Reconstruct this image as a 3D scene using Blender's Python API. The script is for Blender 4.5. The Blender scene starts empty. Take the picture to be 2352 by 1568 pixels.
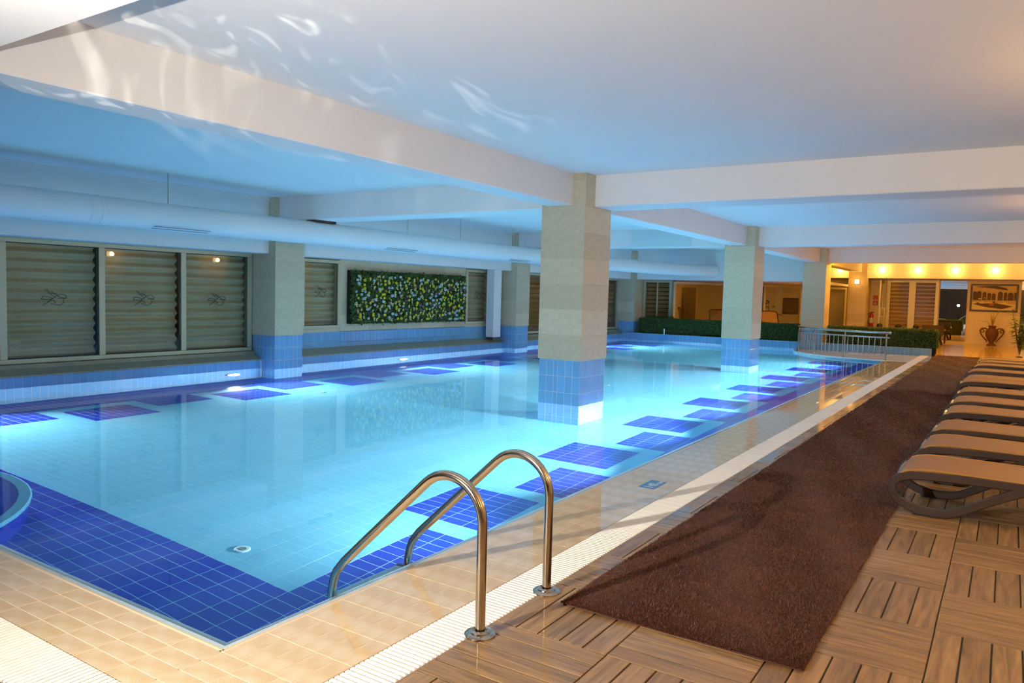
import bpy, math, random
import numpy as np
from mathutils import Matrix, Vector

random.seed(7)
RNG = np.random.default_rng(7)
S = bpy.context.scene
COL = S.collection
PI = math.pi

# ------------------------------------------------------------------ camera, world, lights, exposure
CAM_F, YAW, PITCH, ROLL, CAM_H = 1744.3, 0.578696, -0.063406, 0.026088, 1.6324
IW, IH = 2352, 1568
_cy, _sy = math.cos(YAW), math.sin(YAW)
FWD = np.array([-_sy * math.cos(PITCH), _cy * math.cos(PITCH), math.sin(PITCH)])
_r0 = np.array([_cy, _sy, 0.0])
_u0 = np.cross(_r0, FWD)
RGT = math.cos(ROLL) * _r0 + math.sin(ROLL) * _u0
UPV = -math.sin(ROLL) * _r0 + math.cos(ROLL) * _u0
EYE = np.array([0.0, 0.0, CAM_H])
cam_d = bpy.data.cameras.new('camera')
cam_d.sensor_width = 36.0
cam_d.lens = CAM_F / IW * 36.0
cam_d.clip_start = 0.05
cam_d.clip_end = 200
cam = bpy.data.objects.new('camera', cam_d)
COL.objects.link(cam)
cam.matrix_world = Matrix(((RGT[0], UPV[0], -FWD[0], 0), (RGT[1], UPV[1], -FWD[1], 0), (RGT[2], UPV[2], -FWD[2], CAM_H), (0, 0, 0, 1)))
S.camera = cam

S.view_settings.view_transform = 'Standard'
S.view_settings.look = 'None'
S.view_settings.gamma = 1.0
S.view_settings.use_curve_mapping = False
S.view_settings.exposure = 0.86
S.cycles.max_bounces = 12
S.cycles.diffuse_bounces = 4
S.cycles.glossy_bounces = 5
S.cycles.transmission_bounces = 8
S.cycles.transparent_max_bounces = 12
S.cycles.sample_clamp_indirect = 4.0
S.cycles.caustics_reflective = False
S.cycles.caustics_refractive = True
S.cycles.blur_glossy = 0.4
S.cycles.use_denoising = True

W = bpy.data.worlds.new('world')
S.world = W
W.use_nodes = True
W.node_tree.nodes['Background'].inputs[0].default_value = (0.05, 0.06, 0.08, 1)
W.node_tree.nodes['Background'].inputs[1].default_value = 0.3

P_POOL, P_FLASH, P_SCONCE, P_FAR, P_ROOM = 265.0, 640.0, 46.0, 7.5, 11.0
P_GLINT = 330.0
C_POOL = (1.0, 0.97, 0.95)
C_WARM = (1.0, 0.56, 0.16)
C_AMBER = (1.0, 0.44, 0.035)


def light(name, kind, loc, power, color, size=0.1, direction=None, **kw):
    d = bpy.data.lights.new(name, kind)
    d.energy = power
    d.color = color
    if kind == 'AREA':
        d.shape = kw.get('shape', 'DISK')
        d.size = size
        if 'size_y' in kw:
            d.size_y = kw['size_y']
        if 'spread' in kw:
            d.spread = kw['spread']
    else:
        d.shadow_soft_size = size
    if kind == 'SPOT':
        d.spot_size = kw.get('spot', 1.0)
        d.spot_blend = kw.get('blend', 0.5)
    o = bpy.data.objects.new(name, d)
    COL.objects.link(o)
    o.location = loc
    if direction is not None:
        o.rotation_euler = Vector(direction).to_track_quat('-Z', 'Y').to_euler()
    return o


Z_W = -0.02            # water level
PX0, PX1, PY0, PY1, PZ = -12.68, -2.97, 2.18, 27.3, -1.52
LAMP_L = [(4.4, 0.55), (9.4, 0.6), (14.37, 0.7), (19.6, 0.9), (24.4, 1.1)]
LAMP_FILL_R = [(5.2, 0.22), (7.6, 0.40), (10.0, 0.55), (12.4, 0.6), (14.8, 0.6), (17.2, 0.65), (19.6, 0.65), (22.0, 0.65)]  # unseen right-wall lamps, extra ones added to even out the pool light
for y, pk in LAMP_L:
    light('pool_lamp_light', 'AREA', (PX0 + 0.09, y, -0.66), P_POOL * pk, C_POOL, 0.24, (1, 0, 0.1), spread=2.1)
for y, pk in LAMP_FILL_R:
    light('pool_lamp_light', 'AREA', (PX1 - 0.09, y, -0.66), P_POOL * pk, C_POOL, 0.24, (-1, 0, 0.1), spread=2.1)
FLASH = (-2.9, -0.55, 1.57)
light('flash_light', 'SPOT', FLASH, P_FLASH, (1.0, 0.94, 0.86), 0.014, (0.12, 1, 0.12), spot=math.radians(128), blend=1.0)
# added spot with noise pattern, imitating flash light rippling up onto the long beam
glint = light('ripple_glint_standin', 'SPOT', (-3.55, 1.35, 0.06), P_GLINT, (1.0, 0.95, 0.86), 0.01, (-1.92, 3.2, 3.0), spot=math.radians(54), blend=0.5)
glint.data.use_nodes = True
_nt = glint.data.node_tree
_em = _nt.nodes['Emission']
_tc = _nt.nodes.new('ShaderNodeTexCoord')
_mp = _nt.nodes.new('ShaderNodeMapping')
_mp.inputs['Scale'].default_value = (7.5, 2.6, 2.6)
_mp.inputs['Location'].default_value = (5.55, 4.2, 4.0)
_nz = _nt.nodes.new('ShaderNodeTexNoise')
_nz.inputs['Scale'].default_value = 1.9
_nz.inputs['Detail'].default_value = 2.5
_nz.inputs['Distortion'].default_value = 1.6
_rp = _nt.nodes.new('ShaderNodeValToRGB')
_rp.color_ramp.elements[0].position = 0.56
_rp.color_ramp.elements[0].color = (0, 0, 0, 1)
_rp.color_ramp.elements[1].position = 0.74
_nt.links.new(_tc.outputs['Normal'], _mp.inputs['Vector'])
_nt.links.new(_mp.outputs[0], _nz.inputs['Vector'])
_nt.links.new(_nz.outputs['Fac'], _rp.inputs[0])
_nt.links.new(_rp.outputs[0], _em.inputs['Strength'])
SCONCES = [(2.06, y, 2.70) for y in (-2.1, 2.3, 6.7, 11.1, 15.5, 20.0, 24.4)]
for p in SCONCES:
    light('sconce_light', 'POINT', (p[0] - 0.16, p[1], p[2]), P_SCONCE * 0.55, C_WARM, 0.08)
    light('sconce_up_light', 'SPOT', (p[0] - 0.16, p[1], p[2] + 0.02), P_SCONCE * 1.9, (1.0, 0.5, 0.13), 0.06, (-0.35, 0, 1), spot=math.radians(140), blend=0.6)
FAR_LAMPS = [(-6.37, 36.14, 3.05), (-4.70, 36.14, 3.05), (-3.33, 36.14, 3.05), (-1.96, 36.14, 3.05), (-0.575, 36.14, 3.05), (0.82, 36.14, 3.05)]
for p in FAR_LAMPS:
    light('far_lamp_light', 'POINT', (p[0], p[1] - 0.16, p[2]), P_FAR, C_AMBER, 0.07)
    light('hall_fill_light', 'POINT', (p[0], 28.5, 3.05), P_FAR * 6.5, C_AMBER, 0.07)  # added amber fill hidden behind the beam to brighten far wall and floor
light('column_lamp_light', 'POINT', (-5.64, 35.9, 2.53), P_FAR * 0.5, C_AMBER, 0.06)
light('back_room_light', 'POINT', (-10.5, 33.6, 2.2), P_ROOM, C_WARM, 0.1)


# ------------------------------------------------------------------ materials
def new_mat(name):
    m = bpy.data.materials.new(name)
    m.use_nodes = True
    nt = m.node_tree
    b = nt.nodes['Principled BSDF']
    return m, nt, b


def srgb(r, g, b):
    f = lambda c: (c / 255 / 12.92) if c / 255 <= 0.04045 else ((c / 255 + 0.055) / 1.055) ** 2.4
    return (f(r), f(g), f(b), 1.0)


def plain(name, col, rough=0.5, metal=0.0, coat=0.0, noise=0.0, nscale=8.0, bump=0.0, bscale=200.0, vary=0.0, coords='Object', emit=None, estr=0.0):
    m, nt, b = new_mat(name)
    b.inputs['Roughness'].default_value = rough
    b.inputs['Metallic'].default_value = metal
    b.inputs['Coat Weight'].default_value = coat
    b.inputs['Coat Roughness'].default_value = 0.04
    b.inputs['Coat IOR'].default_value = 1.33
    N, L = nt.nodes, nt.links
    tc = N.new('ShaderNodeTexCoord')
    out = None
    if noise or vary:
        base = N.new('ShaderNodeRGB')
        base.outputs[0].default_value = col
        out = base.outputs[0]
        if noise:
            t = N.new('ShaderNodeTexNoise')
            t.inputs['Scale'].default_value = nscale
            t.inputs['Detail'].default_value = 5
            L.new(tc.outputs[coords], t.inputs['Vector'])
            mr = N.new('ShaderNodeMapRange')
            mr.inputs[1].default_value = 0.25
            mr.inputs[2].default_value = 0.75
            mr.inputs[3].default_value = 1 - noise
            mr.inputs[4].default_value = 1 + noise
            L.new(t.outputs['Fac'], mr.inputs[0])
            mx = N.new('ShaderNodeMixRGB')
            mx.blend_type = 'MULTIPLY'
            mx.inputs[0].default_value = 1
            L.new(out, mx.inputs[1])
            L.new(mr.outputs[0], mx.inputs[2])
            out = mx.outputs[0]
        if vary:
            oi = N.new('ShaderNodeObjectInfo')
            ge = N.new('ShaderNodeNewGeometry')
            ad = N.new('ShaderNodeMath')
            ad.operation = 'ADD'
            L.new(oi.outputs['Random'], ad.inputs[0])
            L.new(ge.outputs['Random Per Island'], ad.inputs[1])
            fr = N.new('ShaderNodeMath')
            fr.operation = 'FRACT'
            L.new(ad.outputs[0], fr.inputs[0])
            mr = N.new('ShaderNodeMapRange')
            mr.inputs[3].default_value = 1 - vary
            mr.inputs[4].default_value = 1 + vary
            L.new(fr.outputs[0], mr.inputs[0])
            mx = N.new('ShaderNodeMixRGB')
            mx.blend_type = 'MULTIPLY'
            mx.inputs[0].default_value = 1
            L.new(out, mx.inputs[1])
            L.new(mr.outputs[0], mx.inputs[2])
            out = mx.outputs[0]
        L.new(out, b.inputs['Base Color'])
    else:
        b.inputs['Base Color'].default_value = col
    if bump:
        t = N.new('ShaderNodeTexNoise')
        t.inputs['Scale'].default_value = bscale
        t.inputs['Detail'].default_value = 3
        L.new(tc.outputs[coords], t.inputs['Vector'])
        bp = N.new('ShaderNodeBump')
        bp.inputs['Strength'].default_value = bump
        bp.inputs['Distance'].default_value = 0.004
        L.new(t.outputs['Fac'], bp.inputs['Height'])
        L.new(bp.outputs[0], b.inputs['Normal'])
    if emit:
        b.inputs['Emission Color'].default_value = emit
        b.inputs['Emission Strength'].default_value = estr
    return m


M = {}
M['paint'] = plain('white_paint', srgb(232, 230, 226), 0.7, noise=0.015, nscale=1.5)
M['paint_wall'] = plain('cream_wall_paint', srgb(226, 208, 180), 0.6, noise=0.02, nscale=2)
M['stone'] = plain('travertine_stone', srgb(198, 186, 156), 0.45, noise=0.09, nscale=14, bump=0.15, bscale=90, vary=0.11)
M['stone_joint'] = plain('stone_joint', srgb(206, 200, 184), 0.8)
M['ledge'] = plain('stone_ledge', srgb(150, 146, 122), 0.45, noise=0.12, nscale=5, bump=0.1, bscale=60)
M['grout'] = plain('light_grout', srgb(190, 200, 205), 0.8)
M['tile'] = plain('blue_glazed_tile', srgb(112, 166, 208), 0.12, vary=0.05, noise=0.03, nscale=3)
M['tile_deep'] = plain('cobalt_glazed_tile', srgb(30, 54, 178), 0.15, vary=0.07, noise=0.04, nscale=3)
M['tile_pool'] = plain('sky_blue_pool_tile', srgb(104, 188, 222), 0.2, vary=0.025)
M['grout_pool'] = plain('pool_grout', srgb(150, 212, 232), 0.8)
M['channel'] = plain('brown_channel', srgb(170, 130, 84), 0.5)
M['white_plastic'] = plain('white_plastic', srgb(244, 238, 226), 0.35, vary=0.05)
M['steel'] = plain('brushed_stainless_steel', srgb(196, 186, 172), 0.16, metal=1.0, noise=0.04, nscale=30)
M['steel_dark'] = plain('dull_steel', srgb(120, 118, 115), 0.3, metal=1.0)
M['alu'] = plain('champagne_aluminium', srgb(190, 184, 150), 0.38, metal=0.25, noise=0.02, nscale=4)
M['gasket'] = plain('black_gasket', srgb(30, 26, 26), 0.6)
M['slat'] = plain('taupe_shutter_slat', srgb(212, 190, 150), 0.5, noise=0.06, nscale=2.5)
M['slat_brown'] = plain('brown_shutter_slat', srgb(178, 128, 74), 0.45, noise=0.08, nscale=3)
M['inlet'] = plain('pale_inlet_plastic', srgb(178, 220, 226), 0.4)
M['inlet_grey'] = plain('grey_inlet_grille', srgb(110, 140, 140), 0.5)
M['back_wall'] = plain('dark_brown_wall', srgb(74, 60, 50), 0.7)
M['dark'] = plain('dark_backing', srgb(34, 32, 28), 0.8)
M['duct'] = plain('white_duct', srgb(222, 226, 226), 0.5)
M['leaf'] = plain('hedge_leaf_green', srgb(62, 94, 36), 0.5, vary=0.35)
M['leaf_core'] = plain('hedge_core', srgb(20, 32, 12), 0.9)
M['leaf_plant'] = plain('bamboo_leaf', srgb(74, 104, 40), 0.45, vary=0.25)
M['stem'] = plain('brown_stem', srgb(96, 72, 40), 0.7)
M['fl_yellow'] = plain('yellow_petal', srgb(214, 200, 20), 0.5, vary=0.12)
M['fl_white'] = plain('white_petal', srgb(176, 196, 200), 0.5, vary=0.06)
M['fl_cream'] = plain('cream_petal', srgb(206, 196, 128), 0.5, vary=0.1)
M['fl_purple'] = plain('lilac_petal', srgb(176, 110, 176), 0.5, vary=0.1)
M['fl_magenta'] = plain('magenta_petal', srgb(160, 40, 130), 0.5, vary=0.1)
M['fl_eye'] = plain('dark_flower_eye', srgb(70, 40, 10), 0.6)
M['brown_plastic'] = plain('dark_brown_resin', srgb(66, 54, 48), 0.24, coat=0.35, noise=0.06, nscale=12, bump=0.06, bscale=60)
M['sling'] = plain('tan_sling_fabric', srgb(160, 112, 52), 0.5, noise=0.05, nscale=40, bump=0.25, bscale=700)
M['sling_edge'] = plain('glossy_sling_piping', srgb(178, 128, 66), 0.25)
M['rubber'] = plain('black_rubber', srgb(26, 24, 23), 0.7)
M['terracotta'] = plain('terracotta', srgb(104, 64, 34), 0.7, noise=0.12, nscale=10)
M['dry'] = plain('dry_grass_stem', srgb(150, 120, 60), 0.8)
M['red'] = plain('red_enamel', srgb(176, 28, 22), 0.3)
M['white_label'] = plain('white_label', srgb(225, 222, 210), 0.5)
M['black_wood'] = plain('black_wood', srgb(36, 28, 22), 0.4)
M['wood_brown'] = plain('brown_wood', srgb(120, 78, 40), 0.5, noise=0.1, nscale=9)
M['wicker'] = plain('dark_wicker', srgb(70, 52, 34), 0.6, bump=0.4, bscale=120)
M['lens'] = plain('lamp_lens', (1, 1, 1, 1), 0.3, emit=(0.85, 0.97, 1.0, 1), estr=18.0)
M['bulb'] = plain('glowing_bulb', (1, 1, 1, 1), 0.3, emit=(1.0, 0.74, 0.36, 1), estr=5.0)
M['flash'] = plain('flash_tube', (1, 1, 1, 1), 0.3, emit=(1.0, 0.93, 0.85, 1), estr=40.0)
M['sign_blue'] = plain('sign_blue', srgb(34, 66, 128), 0.3, coat=1.0)
M['sign_text'] = plain('sign_lettering', srgb(196, 208, 214), 0.4)
M['ink'] = plain('black_decal', srgb(28, 28, 26), 0.6)
M['deck_base'] = plain('dark_deck_joint', srgb(44, 38, 32), 0.7)
M['floor_tile'] = plain('cream_floor_tile', srgb(208, 178, 116), 0.12, noise=0.06, nscale=6, vary=0.05)
M['canvas'] = plain('canvas_print', srgb(196, 168, 112), 0.6, noise=0.12, nscale=4)
M['canvas_sky'] = plain('canvas_sky', srgb(205, 180, 120), 0.6, noise=0.10, nscale=5)
M['canvas_dark'] = plain('canvas_dark', srgb(84, 60, 34), 0.6, noise=0.2, nscale=9)
M['canvas_pale'] = plain('canvas_pale', srgb(226, 206, 150), 0.6)
M['canvas_red'] = plain('canvas_red', srgb(190, 84, 40), 0.6)
M['bead'] = plain('beige_bead', srgb(222, 190, 140), 0.3, coat=1.0)
M['nosing'] = plain('white_nosing', srgb(196, 212, 216), 0.25, coat=1.0)


def mat_beige():
    m, nt, b = new_mat('wet_beige_tile')
    N, L = nt.nodes, nt.links
    b.inputs['Roughness'].default_value = 0.5
    b.inputs['Coat Weight'].default_value = 1.0
    b.inputs['Coat Roughness'].default_value = 0.015
    b.inputs['Coat IOR'].default_value = 1.5
    uv = N.new('ShaderNodeUVMap')
    sep = N.new('ShaderNodeSeparateXYZ')
    L.new(uv.outputs[0], sep.inputs[0])
    mu = N.new('ShaderNodeMath'); mu.operation = 'MULTIPLY'; mu.inputs[1].default_value = 2 * PI / 0.0085
    L.new(sep.outputs[1], mu.inputs[0])
    sn = N.new('ShaderNodeMath'); sn.operation = 'SINE'
    L.new(mu.outputs[0], sn.inputs[0])
    ns = N.new('ShaderNodeTexNoise'); ns.inputs['Scale'].default_value = 7; ns.inputs['Detail'].default_value = 4
    tc = N.new('ShaderNodeTexCoord'); L.new(tc.outputs['Object'], ns.inputs['Vector'])
    mp = N.new('ShaderNodeMapRange'); mp.inputs[1].default_value = -1; mp.inputs[2].default_value = 1; mp.inputs[3].default_value = -0.18; mp.inputs[4].default_value = 0.12
    L.new(sn.outputs[0], mp.inputs[0])
    ad = N.new('ShaderNodeMath'); ad.operation = 'ADD'
    L.new(mp.outputs[0], ad.inputs[0]); L.new(ns.outputs['Fac'], ad.inputs[1])
    cr = N.new('ShaderNodeValToRGB')
    cr.color_ramp.elements[0].position = 0.25; cr.color_ramp.elements[0].color = srgb(206, 168, 112)
    cr.color_ramp.elements[1].position = 0.75; cr.color_ramp.elements[1].color = srgb(230, 208, 168)
    L.new(ad.outputs[0], cr.inputs[0])
    L.new(cr.outputs[0], b.inputs['Base Color'])
    bp = N.new('ShaderNodeBump'); bp.inputs['Strength'].default_value = 0.25; bp.inputs['Distance'].default_value = 0.0008
    L.new(sn.outputs[0], bp.inputs['Height']); L.new(bp.outputs[0], b.inputs['Normal'])
    return m


M['beige'] = mat_beige()
M['beige_base'] = plain('beige_joint', srgb(228, 214, 186), 0.6, coat=1.0)


def mat_plank():
    m, nt, b = new_mat('wood_look_plank')
    N, L = nt.nodes, nt.links
    uv = N.new('ShaderNodeUVMap')
    oi = N.new('ShaderNodeObjectInfo')
    ge = N.new('ShaderNodeNewGeometry')
    ad = N.new('ShaderNodeMath'); ad.operation = 'ADD'
    L.new(oi.outputs['Random'], ad.inputs[0]); L.new(ge.outputs['Random Per Island'], ad.inputs[1])
    mv = N.new('ShaderNodeMath'); mv.operation = 'MULTIPLY'; mv.inputs[1].default_value = 37.0
    L.new(ad.outputs[0], mv.inputs[0])
    cx = N.new('ShaderNodeCombineXYZ'); L.new(mv.outputs[0], cx.inputs[0]); L.new(mv.outputs[0], cx.inputs[2])
    va = N.new('ShaderNodeVectorMath'); va.operation = 'ADD'
    mpv = N.new('ShaderNodeVectorMath'); mpv.operation = 'MULTIPLY'; mpv.inputs[1].default_value = (3.0, 34.0, 1.0)
    L.new(uv.outputs[0], mpv.inputs[0]); L.new(mpv.outputs[0], va.inputs[0]); L.new(cx.outputs[0], va.inputs[1])
    n1 = N.new('ShaderNodeTexNoise'); n1.inputs['Scale'].default_value = 1.0; n1.inputs['Detail'].default_value = 6; n1.inputs['Distortion'].default_value = 0.6
    L.new(va.outputs[0], n1.inputs['Vector'])
    cr = N.new('ShaderNodeValToRGB')
    e = cr.color_ramp.elements
    e[0].position = 0.22; e[0].color = srgb(94, 74, 52)
    e[1].position = 0.8; e[1].color = srgb(176, 140, 92)
    k = e.new(0.5); k.color = srgb(146, 113, 72)
    L.new(n1.outputs['Fac'], cr.inputs[0])
    fr = N.new('ShaderNodeMath'); fr.operation = 'FRACT'; L.new(ad.outputs[0], fr.inputs[0])
    mr = N.new('ShaderNodeMapRange'); mr.inputs[3].default_value = 0.84; mr.inputs[4].default_value = 1.12
    L.new(fr.outputs[0], mr.inputs[0])
    mx = N.new('ShaderNodeMixRGB'); mx.blend_type = 'MULTIPLY'; mx.inputs[0].default_value = 1
    L.new(cr.outputs[0], mx.inputs[1]); L.new(mr.outputs[0], mx.inputs[2])
    L.new(mx.outputs[0], b.inputs['Base Color'])
    # puddly sheen: smooth where water lies (splash zone by the grate), duller elsewhere
    ge2 = ge.outputs['Position']
    sp = N.new('ShaderNodeSeparateXYZ'); L.new(ge2, sp.inputs[0])
    wet = N.new('ShaderNodeMapRange'); wet.inputs[1].default_value = -1.7; wet.inputs[2].default_value = -0.6; wet.inputs[3].default_value = 0.95; wet.inputs[4].default_value = 0.12
    L.new(sp.outputs[0], wet.inputs[0])
    n2 = N.new('ShaderNodeTexNoise'); n2.inputs['Scale'].default_value = 2.2; n2.inputs['Detail'].default_value = 3
    L.new(ge2, n2.inputs['Vector'])
    m2 = N.new('ShaderNodeMapRange'); m2.inputs[1].default_value = 0.4; m2.inputs[2].default_value = 0.55; m2.inputs[3].default_value = 0.35; m2.inputs[4].default_value = 1.0
    L.new(n2.outputs['Fac'], m2.inputs[0])
    mm = N.new('ShaderNodeMath'); mm.operation = 'MULTIPLY'; L.new(wet.outputs[0], mm.inputs[0]); L.new(m2.outputs[0], mm.inputs[1])
    L.new(mm.outputs[0], b.inputs['Coat Weight'])
    b.inputs['Coat Roughness'].default_value = 0.06
    b.inputs['Coat IOR'].default_value = 1.33
    b.inputs['Roughness'].default_value = 0.5
    bp = N.new('ShaderNodeBump'); bp.inputs['Strength'].default_value = 0.15; bp.inputs['Distance'].default_value = 0.002
    L.new(n1.outputs['Fac'], bp.inputs['Height']); L.new(bp.outputs[0], b.inputs['Normal'])
    return m


M['plank'] = mat_plank()


def mat_carpet(name, c0, c1):
    m, nt, b = new_mat(name)
    N, L = nt.nodes, nt.links
    tc = N.new('ShaderNodeTexCoord')
    n1 = N.new('ShaderNodeTexNoise'); n1.inputs['Scale'].default_value = 150; n1.inputs['Detail'].default_value = 3
    n2 = N.new('ShaderNodeTexNoise'); n2.inputs['Scale'].default_value = 3.0; n2.inputs['Detail'].default_value = 4
    L.new(tc.outputs['Object'], n1.inputs['Vector']); L.new(tc.outputs['Object'], n2.inputs['Vector'])
    ad = N.new('ShaderNodeMath'); ad.operation = 'MULTIPLY_ADD'; ad.inputs[1].default_value = 0.55
    L.new(n2.outputs['Fac'], ad.inputs[0])
    sc = N.new('ShaderNodeMath'); sc.operation = 'MULTIPLY'; sc.inputs[1].default_value = 0.5
    L.new(n1.outputs['Fac'], sc.inputs[0]); L.new(sc.outputs[0], ad.inputs[2])
    cr = N.new('ShaderNodeValToRGB')
    cr.color_ramp.elements[0].position = 0.36; cr.color_ramp.elements[0].color = c0
    cr.color_ramp.elements[1].position = 0.68; cr.color_ramp.elements[1].color = c1
    L.new(ad.outputs[0], cr.inputs[0]); L.new(cr.outputs[0], b.inputs['Base Color'])
    b.inputs['Roughness'].default_value = 0.75
    bp = N.new('ShaderNodeBump'); bp.inputs['Strength'].default_value = 0.8; bp.inputs['Distance'].default_value = 0.006
    L.new(n1.outputs['Fac'], bp.inputs['Height']); L.new(bp.outputs[0], b.inputs['Normal'])
    return m


M['carpet'] = mat_carpet('brown_carpet', srgb(58, 32, 21), srgb(104, 60, 41))
M['pile'] = plain('brown_carpet_pile', srgb(88, 49, 34), 0.5, vary=0.4)


def mat_water():
    m = bpy.data.materials.new('pool_water')
    m.use_nodes = True
    nt = m.node_tree
    N, L = nt.nodes, nt.links
    N.remove(N['Principled BSDF'])
    out = N['Material Output']
    tc = N.new('ShaderNodeTexCoord')
    t = N.new('ShaderNodeTexNoise'); t.inputs['Scale'].default_value = 2.4; t.inputs['Detail'].default_value = 3
    L.new(tc.outputs['Object'], t.inputs['Vector'])
    bp = N.new('ShaderNodeBump'); bp.inputs['Strength'].default_value = 0.02; bp.inputs['Distance'].default_value = 0.05
    L.new(t.outputs['Fac'], bp.inputs['Height'])
    fr = N.new('ShaderNodeFresnel'); fr.inputs['IOR'].default_value = 1.333
    gl = N.new('ShaderNodeBsdfGlossy'); gl.inputs['Roughness'].default_value = 0.035; gl.inputs['Color'].default_value = (1, 1, 1, 1)
    rf = N.new('ShaderNodeBsdfRefraction'); rf.inputs['IOR'].default_value = 1.333; rf.inputs['Roughness'].default_value = 0.0
    rf.inputs['Color'].default_value = (0.93, 0.985, 1.0, 1)
    L.new(bp.outputs[0], gl.inputs['Normal']); L.new(bp.outputs[0], rf.inputs['Normal'])
    mx = N.new('ShaderNodeMixShader')
    L.new(fr.outputs[0], mx.inputs[0]); L.new(rf.outputs[0], mx.inputs[1]); L.new(gl.outputs[0], mx.inputs[2])
    L.new(mx.outputs[0], out.inputs[0])
    return m


M['water'] = mat_water()


def mat_glass():
    m = bpy.data.materials.new('window_glass')
    m.use_nodes = True
    nt = m.node_tree
    N, L = nt.nodes, nt.links
    N.remove(N['Principled BSDF'])
    fr = N.new('ShaderNodeFresnel'); fr.inputs['IOR'].default_value = 1.6
    gl = N.new('ShaderNodeBsdfGlossy'); gl.inputs['Roughness'].default_value = 0.0
    tr = N.new('ShaderNodeBsdfTransparent'); tr.inputs[0].default_value = (0.88, 0.9, 0.88, 1)
    ge = N.new('ShaderNodeNewGeometry')
    iv = N.new('ShaderNodeMath'); iv.operation = 'SUBTRACT'; iv.inputs[0].default_value = 1.0
    L.new(ge.outputs['Backfacing'], iv.inputs[1])
    ml = N.new('ShaderNodeMath'); ml.operation = 'MULTIPLY'
    L.new(fr.outputs[0], ml.inputs[0]); L.new(iv.outputs[0], ml.inputs[1])
    mx = N.new('ShaderNodeMixShader')
    L.new(ml.outputs[0], mx.inputs[0]); L.new(tr.outputs[0], mx.inputs[1]); L.new(gl.outputs[0], mx.inputs[2])
    L.new(mx.outputs[0], N['Material Output'].inputs[0])
    return m


M['glass'] = mat_glass()
M['mirror'] = plain('mirror_glass', (0.85, 0.86, 0.86, 1), 0.0, metal=1.0)


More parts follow.
